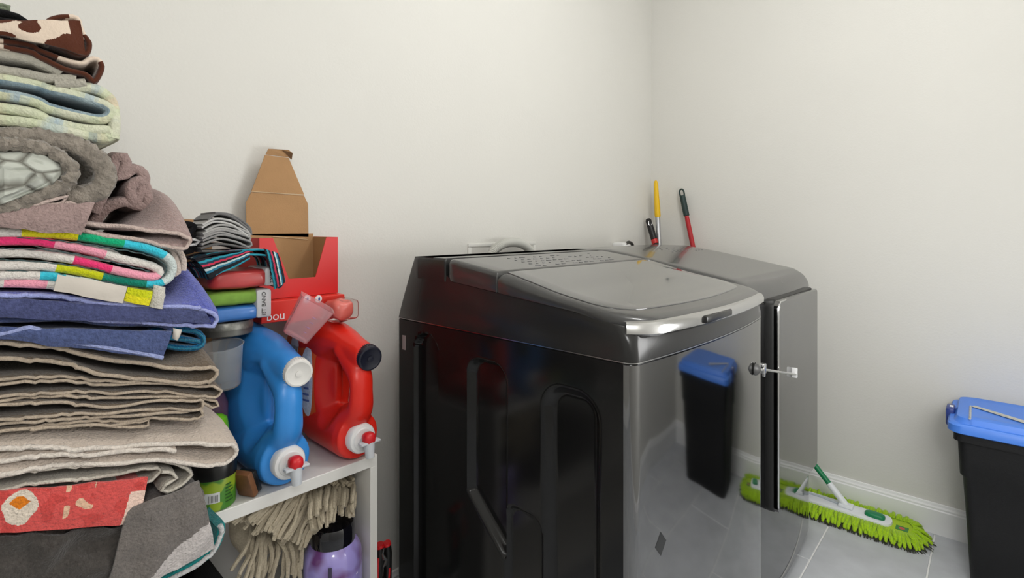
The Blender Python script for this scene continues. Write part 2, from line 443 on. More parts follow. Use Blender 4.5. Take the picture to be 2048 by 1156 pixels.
g.rings([door_layer(*A2, .486), door_layer(*A2, .472), door_layer(*A2, .468, .004)], True, True)
mk('door_panel', g, m_front, door, label='glossy dark silver door panel')
e = [Vector((DA[0]+.002, .470-bow(DA[0]), z)) for z in (.33, .5, .7, .92)]+[Vector((DA[0]+.012, .468-bow(DA[0]+.01), .934)), Vector((DA[0]+.05, .467-bow(DA[0]+.05), .937))]
mk('door_edge', G().tube(spline(e, .02), .0025, 6), m_chrome, door, label='thin chrome edge')
for x_ in (DX0+.06, DX1-.06):
    for y_ in (DY0+.06, DY1-.06): mk('foot', G().lathe([(.02, 0), (.022, .01), (.015, .012), (.015, .031)], (x_, y_, 0), n=16), m_rubber, dryer)
mk('base_plate', G().box(DX0+.01, DX1-.01, DY0+.01, DY1-.01, .028, .034), m_black, dryer, smooth=False)

# door prop rod between the machines
p0 = at(1508, 738, Y=.447); p1 = at(1592, 749, Y=.445); pc = at(1527, 739, Y=.438)
rod = thing('door_prop', p0, 'slim silver rod with a round foot stuck across the washer and dryer fronts', 'door prop')
m_rod = mat('bright_steel', (.75, .75, .75, 1), .25, metal=1)
q0 = p0+Vector((0, -.014, 0))
mk('rod', G().tube([q0, pc, p1], .0035, 10), m_rod, rod)
mk('foot_disc', G().lathe([(.0, -.001), (.014, -.001), (.016, .002), (.013, .007), (.005, .012), (.0, .014)], p0+Vector((0, -.003, 0)), (0, -1, 0), 24), mat('dark_grey_rubber', rgb(70), .4), rod, label='round dark foot')
g = G(); g.box(pc.x-.006, pc.x+.006, pc.y-.006, pc.y+.006, pc.z-.010, pc.z+.016, .002); g.box(pc.x-.014, pc.x-.002, pc.y-.003, pc.y+.003, pc.z+.010, pc.z+.016, .0015); g.box(pc.x+.001, pc.x+.005, pc.y-.004, pc.y+.004, pc.z-.02, pc.z-.008, .0015)
mk('clamp', g, m_rod, rod)
mk('end_plate', G().box(p1.x-.006, p1.x+.004, p1.y-.004, p1.y+.012, p1.z-.010, p1.z+.02, .002), mat('white_plastic_tip', rgb(225), .4), rod, label='white end plate')

# drain hose, wall box, plug
m_hose = mat('grey_hose', rgb(190, 190, 184), .55)
hp_ = spline([(1.235, 1.24, .78), (1.222, 1.245, .95), (1.235, 1.25, 1.055), (1.29, 1.255, 1.092), (1.36, 1.262, 1.100), (1.43, 1.272, 1.088), (1.485, 1.285, 1.055), (1.51, 1.30, 1.0), (1.515, 1.312, .93)], .0028)
mk('drain_hose', G().tube(hp_, [.0165 if (i//1) % 2 else .0145 for i in range(len(hp_))], 14), m_hose, label='ribbed light grey drain hose arching behind the washer', cat='hose')
wb = thing('wall_outlet_box', (1.38, YB, 1.0), 'white recessed supply box plate on the wall behind the washer hose', 'outlet box')
m_plate = mat('white_plate', rgb(224, 223, 218), .6)
g = G(); g.box(1.20, 1.56, YB-.005, YB, 1.085, 1.098, .002); g.box(1.20, 1.56, YB-.005, YB, .87, .885, .002); g.box(1.20, 1.215, YB-.005, YB, .885, 1.085, .002); g.box(1.545, 1.56, YB-.005, YB, .885, 1.085, .002)
mk('flange', g, m_plate, wb)
mk('recess', G().box(1.215, 1.545, YB-.0025, YB, .885, 1.085), mat('recess_grey', rgb(212, 210, 204), .6), wb, smooth=False)
pl = thing('power_plug', (2.17, 1.30, 1.05), 'white plug with a black cord on the back wall behind the dryer', 'plug')
p = at(1243, 490, Y=1.295)
g = G(); g.box(p.x-.028, p.x+.026, 1.272, 1.33, p.z-.035, p.z+.012, .008); g.box(p.x-.015, p.x+.03, 1.262, 1.28, p.z-.03, p.z+.002, .006)
mk('plug_body', g, mat('white_plug', rgb(238), .4), pl)
a = at(1253, 488, Y=1.28); b = at(1266, 494, Y=1.28)
mk('cord', G().tube(spline([a+Vector((-.015, -.004, -.006)), a+Vector((.008, 0, .006)), at(1260, 485, Y=1.28), b, b+Vector((.01, 0, -.1)), b+Vector((.01, 0, -.5))], .008), .0075, 8), mat('dark_cord', rgb(60, 58, 55), .5), pl, label='dark cord')

# ------------------------------------------------------------------ poles in the corner
def pole(name, label, top, bot, r, parts, cat='pole'):
    """parts: list of (name, t0, t1, radius, material)"""
    top, bot = Vector(top), Vector(bot); root = thing(name, bot, label, cat)
    for nm, t0, t1, rad, m in parts:
        a, b = top.lerp(bot, t0), top.lerp(bot, t1)
        mk(nm, G().tube([a, a.lerp(b, .02), a.lerp(b, .5), a.lerp(b, .98), b], [rad*.85, rad, rad, rad, rad*.85], 14), m, root)
    return root
m_yel = mat('yellow_plastic', rgb(236, 190, 20), .4); m_steel = mat('brushed_steel', (.55, .56, .58, 1), .35, metal=.8)
m_red = mat('red_pole', rgb(176, 22, 34), .3); m_dgr = mat('dark_green_grip', rgb(22, 48, 46), .5)
t = at(1310, 361, Y=1.27); t = Vector((2.44, 1.265, t.z)); bt = Vector((2.44, 1.185, 0))
yp = pole('broom_handle', 'steel pole with a long yellow grip standing in the wall corner', t, bt, .01, [('shaft', .12, 1, .012, m_steel)], 'broom handle')
ax = (bt-t); g = G(); a = t
g.tube([t, t+ax*.004, t+ax*.012, t+ax*.05, t+ax*.09, t+ax*.13, t+ax*.135], [.004, .0085, .0105, .0125, .0145, .0155, .0135], 14)
mk('grip', g, m_yel, yp, label='yellow tapered grip')
t = at(1362, 378, X=2.495); u_ = at(1388, 505, X=2.47); d_ = (u_-t); bt = t+d_*((t.z-.0)/-d_.z) if d_.z else t
bt = Vector((2.40, bt.y, 0)); ax = bt-t
rp = pole('mop_handle', 'red pole with a dark green looped grip leaning on the right wall', t, bt, .01, [('shaft', .10, 1, .0115, m_red)], 'mop handle')
axn = ax.normalized(); sd = Vector((0, 1, 0)); sd = (sd-axn*sd.dot(axn)).normalized()
g = G(); g.tube([t+axn*.035, t+axn*.045, t+axn*.09, t+axn*.14, t+axn*.142], [.012, .0145, .0145, .0145, .012], 14)
lo = [t+axn*(.045)+sd*.010, t+axn*.02+sd*.0115, t+axn*.006+sd*.008, t+axn*.002, t+axn*.006-sd*.008, t+axn*.02-sd*.0115, t+axn*.045-sd*.010]
g.tube(spline(lo, .004), .0042, 8)
mk('grip', g, m_dgr, rp, label='dark green grip with a hanging loop')
t = at(1296, 438, Y=1.30); u_ = at(1313, 495, Y=1.245); ax = (u_-t).normalized()
bt = t+ax*(t.z/-ax.z)
bp = thing('brush_handle', bt, 'black handle with a red band and hanging hook, left of the yellow grip', 'brush handle')
g = G(); g.tube([t, t+ax*.01, t+ax*.06, t+ax*.11, t+ax*.112], [.011, .0155, .0165, .016, .013], 14); mk('grip', g, m_rubber, bp)
g = G(); g.tube([t+ax*.113, t+ax*.135], .0165, 14); mk('band', g, mat('red_band', rgb(200, 40, 40), .4), bp, label='red band')
g = G(); g.tube([t+ax*.136, bt], .012, 12); mk('shaft', g, m_rubber, bp)
fw = Vector((-.73, -.68, 0)); lat = Vector((.68, -.73, 0))
c = t+ax*.028+fw*.017
g = G(); g.tube(spline([c+lat*.009+Vector((0, 0, .014)), c+lat*.0085, c+Vector((0, 0, -.009)), c-lat*.0085, c-lat*.009+Vector((0, 0, .014))], .003), .0014, 6)
mk('hook', g, m_rod, bp, label='thin silver hook')

# ------------------------------------------------------------------ flat mop on the floor
m_lime = mat('lime_chenille', rgb(172, 214, 22), .95, bump=(500, .002), var=(220, .2), sheen=.2)
m_limebase = mat('lime_pad', rgb(178, 210, 50), .9, bump=(400, .001), var=(120, .1))
m_mwhite = mat('mop_white_plastic', rgb(238, 242, 246), .35); m_mgreen = mat('mop_green_plastic', rgb(20, 130, 82), .4)
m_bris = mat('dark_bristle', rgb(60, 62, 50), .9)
MX, MY0, MY1 = 2.402, .185, .70
mop = thing('flat_mop', (MX, .43, 0), 'lime green chenille flat mop with a white plate lying along the right wall', 'mop')
def pill(y0, y1, hw, cx, n=10):
    pts = []
    for k in range(n+1): a = PI*k/n; pts.append((cx+hw*math.cos(a), y1-hw*.55+hw*.55*math.sin(a)))
    for k in range(n+1): a = PI+PI*k/n; pts.append((cx+hw*math.cos(a), y0+hw*.55+hw*.55*math.sin(a)))
    return pts
def pillslab(y0, y1, hw, cx, z0, z1, bev):
    R = []
    for z, ins in ((z0, 0), (z1-bev, 0), (z1-bev*.3, bev*.3), (z1, bev)):
        R.append([Vector((x_, y_, z)) for x_, y_ in pill(y0+ins, y1-ins, hw-ins, cx)])
    return G().rings(R)
mk('pad', pillslab(MY0+.01, MY1-.01, .068, MX, .012, .034, .008), m_limebase, mop)
plate = mk('plate', pillslab(MY0+.09, MY1-.06, .042, MX, .034, .044, .005), m_mwhite, mop, label='white plastic plate')
mk('ridge', G().tube(spline([(MX+.012, MY1-.09, .046), (MX+.014, .52, .047), (MX+.005, .47, .047), (MX, .42, .047)], .01), .0045, 8), mat('grey_ridge', rgb(190, 198, 205), .4), plate, label='grey raised rib')
g = G(); g.ell((MX-.004, .33, .047), (.02, .033, .012), p=3.2); mk('pedal', g, m_mgreen, mop, label='green oval pedal')
# fringe fingers
fg = G(); fg.tube([(0, 0, 0), (.012, 0, .001), (.026, 0, -.004), (.036, 0, -.013), (.040, 0, -.020)], [.0045, .006, .0066, .006, .003], 7)
fm = mk('chenille_finger', fg, m_lime, base=(0, 0, 0)); fdata = fm.data; bpy.data.objects.remove(fm)
out = pill(MY0+.014, MY1-.014, .064, MX, 14)
cyc = [Vector((x_, y_, 0)) for x_, y_ in out]; per = []
for i in range(len(cyc)):
    a, b = cyc[i], cyc[(i+1) % len(cyc)]; k = max(1, int((b-a).length/.0105))
    for j in range(k): per.append(a.lerp(b, j/k))
ctr = Vector((MX, .44, 0))
for i, p in enumerate(per):
    for lay in range(2):
        near_end = p.y < MY0+.06 or p.y > MY1-.06
        if near_end:
            yc = MY0+.07 if p.y < .4 else MY1-.07; d_ = (p-Vector((MX, yc, 0))).normalized()
        else: d_ = Vector((1 if p.x > MX else -1, 0, 0))
        wallside = d_.x > .5
        o = bpy.data.objects.new('chenille_finger', fdata); COL.objects.link(o); o.parent = mop
        ang = math.atan2(d_.y, d_.x)+random.uniform(-.22, .22)
        q = p-d_*(.004 if lay == 0 else .016)
        zz = .023 if lay == 0 else .035
        o.location = Vector((q.x, q.y, zz))-mop.location
        s = random.uniform(.85, 1.1)*(.72 if wallside else 1)
        o.rotation_euler = (random.uniform(-.3, .3), random.uniform(-.15, .1)-(.55 if wallside else 0), ang); o.scale = (s, 1, 1)
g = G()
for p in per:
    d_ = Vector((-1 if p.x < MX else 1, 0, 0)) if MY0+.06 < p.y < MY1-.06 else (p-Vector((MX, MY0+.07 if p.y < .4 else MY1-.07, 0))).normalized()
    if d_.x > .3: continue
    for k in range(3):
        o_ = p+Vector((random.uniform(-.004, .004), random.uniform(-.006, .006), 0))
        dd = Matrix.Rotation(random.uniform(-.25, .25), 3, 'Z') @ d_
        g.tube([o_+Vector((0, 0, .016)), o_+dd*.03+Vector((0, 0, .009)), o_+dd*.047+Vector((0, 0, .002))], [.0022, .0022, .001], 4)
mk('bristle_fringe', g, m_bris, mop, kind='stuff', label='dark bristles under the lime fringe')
j0 = Vector((MX, .425, .05)); pk = at(1620, 918, X=2.425); dirh = (pk-j0).normalized()
g = G(); g.box(MX-.02, MX+.02, .40, .45, .044, .056, .004); mk('hinge', g, m_mwhite, mop)
neck = at(1655, 968, X=2.412); neck = j0+dirh*(neck-j0).dot(dirh)
g = G(); g.tube([j0, j0+dirh*.01, j0.lerp(neck, .5), neck], [.012, .0135, .0125, .0125], 14); mk('handle_socket', g, m_mwhite, mop)
tt = (2.505-j0.x)/dirh.x; g = G(); g.tube([neck-dirh*.004, j0+dirh*tt], .0105, 14); mk('handle', g, m_mgreen, mop, label='dark green handle')
bq = at(1804, 1057, Z=.035); lb = G(); lb.box(bq.x-.017, bq.x+.017, bq.y-.019, bq.y+.019, .0338, .0352); mk('brand_patch', lb, mat('patch_green', rgb(70, 140, 70), .6), mop, smooth=False, label='green patch with a red mark')
g = G(); g.ell((bq.x, bq.y, .0352), (.010, .009, .0008)); mk('brand_mark', g, mat('patch_red', rgb(205, 90, 80), .5), mop)

# ------------------------------------------------------------------ storage bin
m_bin = mat('black_bin_plastic', (.011, .0112, .012, 1), .55, spec=.3, bump=(250, .0006, 3)); m_blue = mat('blue_lid_plastic', rgb(76, 134, 232), .4)
BX0, BX1, BY0, BY1, BZ = 2.175, 2.465, -.36, .088, .50
bin_ = thing('storage_bin', ((BX0+BX1)/2, (BY0+BY1)/2, 0), 'tall black storage bin with a blue lid by the right wall', 'bin')
def rrect(x0, x1, y0, y1, r, z, n=6):
    pts = []
    for cx_, cy_, a0 in ((x1-r, y1-r, 0), (x0+r, y1-r, PI/2), (x0+r, y0+r, PI), (x1-r, y0+r, 1.5*PI)):
        for k in range(n+1): pts.append(Vector((cx_+r*math.cos(a0+PI/2*k/n), cy_+r*math.sin(a0+PI/2*k/n), z)))
    return pts
def brect(ins, z, r=.025): return rrect(BX0+ins, BX1-ins, BY0+ins, BY1-ins, r, z)
g = G(); R = [brect(.04, .0), brect(.036, .006), brect(.027, .2), brect(.018, .35), brect(.011, .36), brect(.006, BZ-.03), brect(-.004, BZ-.028), brect(-.004, BZ+.01)]
g.rings(R); mk('tub', g, m_bin, bin_)
lg = G(); R = [brect(-.012, BZ-.002, .035), brect(-.019, BZ+.002, .04), brect(-.019, BZ+.024, .04), brect(-.014, BZ+.03, .038), brect(-.004, BZ+.031, .035), brect(.0, BZ+.038, .035), brect(.004, BZ+.047, .03), brect(.02, BZ+.052, .03), brect(.03, BZ+.05, .03), brect(.06, BZ+.05, .02)]
lg.rings(R); blid = mk('lid', lg, m_blue, bin_, label='blue plastic lid')
g = G(); g.box((BX0+BX1)/2-.055, (BX0+BX1)/2+.015, BY1+.004, BY1+.027, BZ-.012, BZ+.046, .006); mk('latch', g, mat('navy_latch', rgb(40, 60, 130), .4), bin_, label='dark blue clip')
g = G(); g.box((BX0+BX1)/2-.03, (BX0+BX1)/2-.012, BY1+.008, BY1+.018, BZ+.045, BZ+.0475); mk('latch_slot', g, m_white, bin_, smooth=False)
m_lbl = mat('worn_paper', rgb(190, 190, 182), .7, var=(90, .25))
a = at(1946, 812, Z=BZ+.0525); b = at(2075, 852, Z=BZ+.0525); dd = (b-a).normalized(); sd = Vector((dd.y, -dd.x, 0))
g = G(); g.add([a+sd*.009, b+sd*.014, b-sd*.014, a-sd*.009, a+sd*.009+Vector((0, 0, .0008)), b+sd*.014+Vector((0, 0, .0008)), b-sd*.014+Vector((0, 0, .0008)), a-sd*.009+Vector((0, 0, .0008))], [[0, 1, 2, 3], [4, 5, 6, 7], [0, 1, 5, 4], [1, 2, 6, 5], [2, 3, 7, 6], [3, 0, 4, 7]])
mk('tape_strip', g, m_lbl, blid, smooth=False, label='worn grey tape strip')
a = at(1941, 812, Z=BZ+.0525); b = at(1940, 838, Z=BZ+.0525); g = G(); g.tube([a, b], .003, 4); mk('tape_scrap', g, m_lbl, blid)

# ------------------------------------------------------------------ shelf unit
S = H-.502
m_shelf = mat('white_melamine', rgb(232, 230, 226), .4, bump=(120, .0002)); 
SX0, SX1, SY0, SY1 = -.42, .634, 1.0, 1.312
shelf = thing('shelf_unit', ((SX0+SX1)/2, 1.16, 0), 'low white shelf unit against the back wall, loaded with towels and bottles', 'shelf')
mk('top_board', G().box(SX0, SX1, SY0, SY1, S-.024, S, .001, 1), m_shelf, shelf, smooth=False)
mk('middle_board', G().box(SX0+.018, SX1-.018, SY0+.002, SY1-.006, .29, .308, .001, 1), m_shelf, shelf, smooth=False)
mk('bottom_board', G().box(SX0+.018, SX1-.018, SY0+.002, SY1-.006, .03, .048, .001, 1), m_shelf, shelf, smooth=False)
for a, b in ((SX0, SX0+.018), (SX1-.018, SX1)): mk('side_board', G().box(a, b, SY0, SY1, 0, S-.024, .001, 1), m_shelf, shelf, smooth=False)
mk('back_board', G().box(SX0+.018, SX1-.018, SY1-.006, SY1, .0, S-.024), m_shelf, shelf, smooth=False)

# ------------------------------------------------------------------ towels
YP = 0.905
def towel(name, label, paths, m, th=.008, y0=YP, depth=.33, rise=0.0, rise_len=.15, rise_px=(250, 420), dx=0.0, col=None, hem=None, hem_r=None, parent=None,
          wob=.0035, step=.006, rows=None, fuzz=0, fuzz_s=180, cat='towel', seed=0, left=-.085, front_wob=.006, partname=None):
    """folded cloth: each path is the fold line as it runs along the front edge; the cloth reaches back from it"""
    g = G(); hg = G()
    for ip, path in enumerate(paths):
        pts = []
        for (px, py) in path:
            q = at(max(px, -60), py, Y=y0)
            pts.append(Vector((q.x if px > -39 else left, 0, q.z)))
        c = spline(pts, step); n = len(c)
        arc = [0]
        for a, b in zip(c, c[1:]): arc.append(arc[-1]+(b-a).length)
        nr = []
        for i in range(n):
            t = (c[min(i+1, n-1)]-c[max(i-1, 0)]); t = t.normalized() if t.length else Vector((1, 0, 0))
            nr.append(Vector((-t.z, 0, t.x)))
        rws = rows or 14
        T = [0, .006, .016, .03]+[.03+.97*k/rws for k in range(1, rws+1)]
        K = [.3, .75, .95, 1]+[1]*rws
        top, bot = [], []
        xa, xb = at(rise_px[0], HORIZON, Y=y0).x, at(rise_px[1], HORIZON, Y=y0).x
        for t, k in zip(T, K):
            dz0 = rise*(1-math.exp(-t*depth/max(rise_len, 1e-3)*2.2))
            ra, rb = [], []
            for i in range(n):
                s = seed*3.7+ip*5.1
                wr = min(1, max(0, (c[i].x-xa)/(xb-xa))); wr = wr*wr*(3-2*wr); dz = dz0*wr; dxx = dx*t*wr
                wv = 0
                fy = nz(arc[i]+s, ip*2.3, 0, 18)*front_wob*(1-t)+nz(arc[i], s, 0, 60)*front_wob*.3*(1-t)
                base = Vector((c[i].x+dxx, y0+t*depth+fy, c[i].z+dz+nz(c[i].x, (y0+t*depth)*.7, c[i].z*.25, 16)*wob*1.3))
                for sgn, lst in ((1, ra), (-1, rb)):
                    p = base+nr[i]*(sgn*th/2*k)
                    if fuzz:
                        f = nz(p.x, p.y, p.z, fuzz_s)+.6*nz(p.x+9, p.y, p.z, fuzz_s*2.1)
                        p = p+nr[i]*(sgn*fuzz*f)+Vector((0, fuzz*nz(p.x, p.y+5, p.z, fuzz_s), 0))
                    lst.append(p)
            top.append(ra); bot.append(rb)
        for side, L in ((1, top), (-1, bot)):
            f, cc = [], []
            for j in range(len(T)-1):
                for i in range(n-1):
                    f.append([j*n+i, j*n+i+1, (j+1)*n+i+1, (j+1)*n+i])
                    cc.append(col(arc[i], T[j]*depth, side, ip) if col else None)
            g.add([p for r_ in L for p in r_], f, 0, cc)
        f, cc = [], []
        strip = top[0]+bot[0]
        for i in range(n-1): f.append([i, i+1, n+i+1, n+i]); cc.append(col(arc[i], 0, 1, ip) if col else None)
        g.add(strip, f, 0, cc)
        for e in (0, n-1):
            v = [r_[e] for r_ in top]+[r_[e] for r_ in bot]; m_ = len(T)
            g.add(v, [[j, j+1, m_+j+1, m_+j] for j in range(m_-1)], 0, col(arc[e], 0, 1, ip) if col else None)
        if hem:
            hp2_ = [(a+b)/2+Vector((0, -.0012, 0))+nr[i]*(.0012*math.sin(arc[i]*900)) for i, (a, b) in enumerate(zip(top[0], bot[0]))]
            hg.tube(hp2_, hem_r or th*.36, 6)
    weld(g)
    if parent: o = mk(partname or name, g, m, parent, angle=60)
    else: o = mk(name, g, m, label=label, cat=cat, angle=60)
    if hem: mk('hem', hg, hem, o, label=None, angle=80)
    return o

def blotch(scale, th_, a, b, off=0):
    def f(u, v, side, ip):
        n_ = nz(u+ip*.37+off, v, side*.0+off, scale)
        return a if n_ > th_ else b
    return f
def hang(name, label, quad, m, y, bulge=.006, colf=None, th=.004, nu=40, nv=16, cat='towel', parent=None, seed=0, wob=.003, lab=None):
    """a hanging flap of cloth; quad = four pixel corners TL,TR,BR,BL standing on the plane at depth y"""
    P = [at(a, b, Y=y) for a, b in quad]; g = G()
    fr_, bk = [], []; cc = []
    for j in range(nv+1):
        for i in range(nu+1):
            s, t = i/nu, j/nv
            p = P[0].lerp(P[1], s).lerp(P[3].lerp(P[2], s), t)
            p.y -= bulge*math.sin(PI*s)*.6+bulge*math.sin(PI*t)*.4
            p.y += nz(p.x+seed, seed, p.z, 30)*wob; p.z += nz(p.x, seed, p.z, 45)*wob*.6
            fr_.append(p); bk.append(p+Vector((0, th, 0)))
    f = [[j*(nu+1)+i, j*(nu+1)+i+1, (j+1)*(nu+1)+i+1, (j+1)*(nu+1)+i] for j in range(nv) for i in range(nu)]
    cf = [colf(i/nu, j/nv) for j in range(nv) for i in range(nu)] if colf else None
    g.add(fr_, f, 0, cf); g.add(bk, f, 0, cf)
    n1 = nu+1
    edge = [(i, 0) for i in range(nu+1)]+[(nu, j) for j in range(1, nv+1)]+[(i, nv) for i in range(nu-1, -1, -1)]+[(0, j) for j in range(nv-1, 0, -1)]
    ids = [j*n1+i for i, j in edge]; m_ = len(ids)
    v = [fr_[k] for k in ids]+[bk[k] for k in ids]
    g.add(v, [[k, (k+1) % m_, m_+(k+1) % m_, m_+k] for k in range(m_)], 0, [colf(min(i, nu-1)/nu, min(j, nv-1)/nv) for i, j in edge] if colf else None)
    weld(g)
    return mk(name, g, m, parent, label=lab if parent else label, cat=None if parent else cat, angle=60)
# bottom upward -------------------------------------------------
gr = lambda *c: rgb(*c)
m_teal = terry('teal_towel', rgb(30, 140, 140)); m_wht_t = terry('white_towel', rgb(205, 205, 205))
towel('folded_towel', 'teal and white towel edge peeking out at the very bottom of the pile', [[(-40, 1205), (200, 1195), (330, 1162), (420, 1112), (444, 1066), (440, 1050)]], m_teal, th=.012, y0=.92, depth=.07, hem=m_wht_t, hem_r=.004, seed=1)
m_lgrey = terry('light_grey_hem', rgb(205, 200, 198))
m_dgrey = terry('dark_grey_towel', rgb(118, 112, 108), amount=.2)
m_2grey = terry('grey_two_tone', rgb(120), attr=True, amount=.18)
dg = towel('folded_towel', 'dark grey towel with a pale corner drooping at the bottom of the pile', [
    [(-40, 1078), (80, 1072), (200, 1052), (290, 1012), (350, 985), (392, 982), (405, 996), (385, 1012), (300, 1040), (200, 1080), (80, 1098), (-40, 1104)],
    [(-40, 1130), (80, 1120), (180, 1108), (260, 1085)]], m_dgrey, th=.010, y0=.915, depth=.30, seed=2)
def dgflap(s_, t): return rgb(196, 189, 187) if t > 1.06-.52*s_+.05*math.sin(s_*7) else rgb(118, 112, 108)
hang('flap', '', [(255, 1012), (398, 962), (431, 1098), (205, 1200)], m_2grey, .893, colf=dgflap, parent=dg, nu=60, nv=50, bulge=.016, wob=.006)
hang('shaded_flap', 'grey towel flap with shade painted in dark, bottom left of the pile, below the coral towel', [(-40, 1074), (268, 1048), (222, 1205), (-40, 1210)], terry('shaded_grey_towel', rgb(74, 70, 67), amount=.25), .903, nu=60, nv=36, bulge=.01, wob=.014, th=.006)  # shade at the foot of the pile painted as darker cloth
hp_2 = [at(a_, b_, Y=.889) for a_, b_ in ((398, 962), (418, 1020), (430, 1085), (428, 1099), (380, 1122), (320, 1148), (205, 1200))]
# grey towel face that hangs in front (the drooped fold)
m_coral = terry('coral_print', rgb(205, 80, 76), attr=True, amount=.12)
def coral(u, v, side, ip):
    if ip == 1: pass
    n_ = nz(u*1.2+2.1, v*.6, 4.2+side*0, 26); n2 = nz(u+7, v, 1.3, 34)
    if n_ > .33: return rgb(228, 214, 196)
    if n2 > .48: return rgb(214, 120, 40)
    return rgb(214, 84, 80)
def coral_flap(s, t):
    x_, y_ = s*300, t*75
    d = math.hypot((x_-62)/24, (y_-30)/24)
    if abs(x_-62)+abs(y_-22)*1.3 < 18 and y_ > 12: return rgb(222, 125, 30)
    if d < 1.25+.3*nz(s*9, t*3, 0, 1): return rgb(226, 212, 196)
    n_ = nz(s*6, t*2, 3.3, 1.6)
    if n_ > .28 and 140 < x_ < 195: return rgb(232, 190, 160)
    if x_ > 270-10*t and t > .25: return rgb(236, 205, 190)
    return rgb(218, 88, 84) if n_ > -.2 else rgb(205, 76, 72)
coral_o = towel('folded_towel', 'coral red printed towel with an orange and cream motif, low in the pile', [
    [(-40, 1040), (80, 1035), (180, 1025), (270, 1005), (286, 985), (275, 965), (180, 985), (80, 1000), (-40, 1010)]], terry('coral_towel', rgb(205, 78, 74)), th=.008, y0=.905, depth=.26, seed=3)
hang('flap', '', [(-40, 985), (296, 955), (275, 1046), (-40, 1068)], m_coral, .893, colf=coral_flap, parent=coral_o, nu=190, nv=52, bulge=.006)
m_g2 = terry('grey_beige_towel', rgb(170, 163, 152), amount=.12); m_g2h = terry('grey_beige_hem', rgb(205, 198, 186))
towel('folded_towel', 'grey-beige towel with a curled end, just above the coral towel', [
    [(-40, 950), (80, 942), (180, 930), (270, 922), (340, 925), (372, 936), (385, 950), (365, 968), (335, 985), (322, 982), (330, 970), (352, 958), (345, 947), (322, 946)],
    [(-40, 978), (80, 968), (180, 955), (260, 945), (300, 938), (322, 945), (310, 958), (290, 965), (200, 978), (100, 990), (-40, 1000)]], m_g2, th=.006, y0=.9, depth=.32, rise=.01, hem=m_g2h, hem_r=.0026, seed=4)
m_bg = terry('beige_towel', rgb(196, 182, 170), amount=.1); m_bgh = terry('beige_hem', rgb(222, 212, 202))
towel('folded_towel', 'large beige towel with an open rounded fold pointing right', [
    [(-40, 893), (60, 898), (150, 898), (250, 893), (340, 888), (420, 885), (462, 888), (476, 900), (466, 918), (430, 928), (360, 925), (280, 922), (180, 928), (80, 938), (-40, 948)],
    [(-40, 920), (80, 915), (180, 908), (280, 900), (350, 902)]], m_bg, th=.0075, y0=.895, depth=.34, rise=.046, rise_len=.16, rise_px=(-400, -300), dx=-.03, hem=m_bgh, hem_r=.0034, seed=5)
m_tp = terry('taupe_towel', rgb(108, 95, 81), amount=.15); m_tph = terry('taupe_hem', rgb(182, 166, 148))
towel('folded_towel', 'thin taupe towel under the ribbed stack, with a loose thread and short folds', [
    [(-40, 800), (80, 808), (180, 812), (280, 808), (360, 800), (405, 800), (404, 812), (380, 822), (300, 828), (200, 835), (100, 842), (-40, 850)],
    [(-40, 840), (60, 838), (160, 828), (260, 822), (340, 820), (400, 818), (407, 828), (395, 836), (330, 838), (240, 842), (120, 850), (-40, 862)],
    [(60, 862), (140, 852), (220, 850), (280, 845), (297, 842), (295, 852), (250, 852), (180, 850)]], m_tp, th=.005, y0=.9, depth=.32, rise=.01, hem=m_tph, hem_r=.0022, seed=6)
towel('folded_towel', 'taupe towel folded into several tight layers, middle of the pile', [
    [(-40, 765), (80, 765), (200, 768), (300, 768), (380, 770), (425, 772), (443, 780), (438, 790), (415, 792), (330, 786), (200, 784), (80, 790), (-40, 792)],
    [(-40, 752), (80, 756), (200, 760), (330, 762), (420, 766)],
    [(-40, 800), (80, 797), (200, 795), (300, 795), (400, 795), (432, 802), (436, 810), (425, 814), (405, 806)]], m_tp, th=.005, y0=.902, depth=.32, rise=.01, hem=m_tph, hem_r=.0022, seed=7)
towel('folded_towel', 'taupe towel with a wide open loop at its right end, under the slate blue towel', [
    [(-40, 672), (60, 690), (150, 706), (250, 722), (330, 735), (390, 736), (425, 735), (433, 748), (418, 762), (370, 766), (280, 757), (180, 742), (80, 722), (-40, 694)]], m_tp, th=.0065, y0=.898, depth=.33, rise=.05, rise_len=.2, rise_px=(320, 428), dx=-.025, hem=m_tph, hem_r=.003, seed=8)
m_tc = terry('teal_blue_cloth', rgb(14, 96, 140), amount=.3)
towel('wash_cloth', 'small teal blue cloth tucked beside the slate blue towel', [[(300, 665), (360, 662), (400, 668), (408, 684), (395, 697), (350, 698), (300, 690)], [(310, 678), (360, 680), (400, 686)]], m_tc, th=.009, y0=.925, depth=.12, seed=9, cat='cloth', hem=terry('teal_hem', rgb(40, 120, 150)), hem_r=.002)
m_sl = terry('slate_blue_towel', rgb(78, 90, 132), amount=.25); m_slh = terry('slate_hem', rgb(150, 160, 205))
sl = towel('folded_towel', 'slate blue towel with a hanging flap and white care label, under the periwinkle towel', [
    [(-40, 640), (80, 640), (200, 645), (300, 650), (342, 658), (335, 670), (280, 672), (150, 665), (-40, 660)]], m_sl, th=.008, y0=.905, depth=.32, seed=10)
hang('flap', '', [(-40, 652), (344, 662), (326, 716), (-40, 674)], m_sl, .887, bulge=.006, parent=sl, nu=60, nv=18, wob=.004)
g = G(); hemp = [at(a, b, Y=.885) for a, b in ((-30, 675), (30, 662), (60, 655), (90, 665), (120, 681), (200, 693), (280, 706), (326, 716))]
mk('hem', G().tube(spline(hemp, .006), .003, 6), m_slh, sl)
g = G(); hang('care_label', '', [(346, 655), (364, 660), (354, 682), (344, 677)], mat('care_label', rgb(205, 200, 190), .7), .892, parent=sl, nu=6, nv=6, th=.001, lab='small white care label')
m_pw = terry('periwinkle_towel', rgb(96, 104, 180), amount=.2); m_pwh = terry('periwinkle_hem', rgb(160, 168, 222))
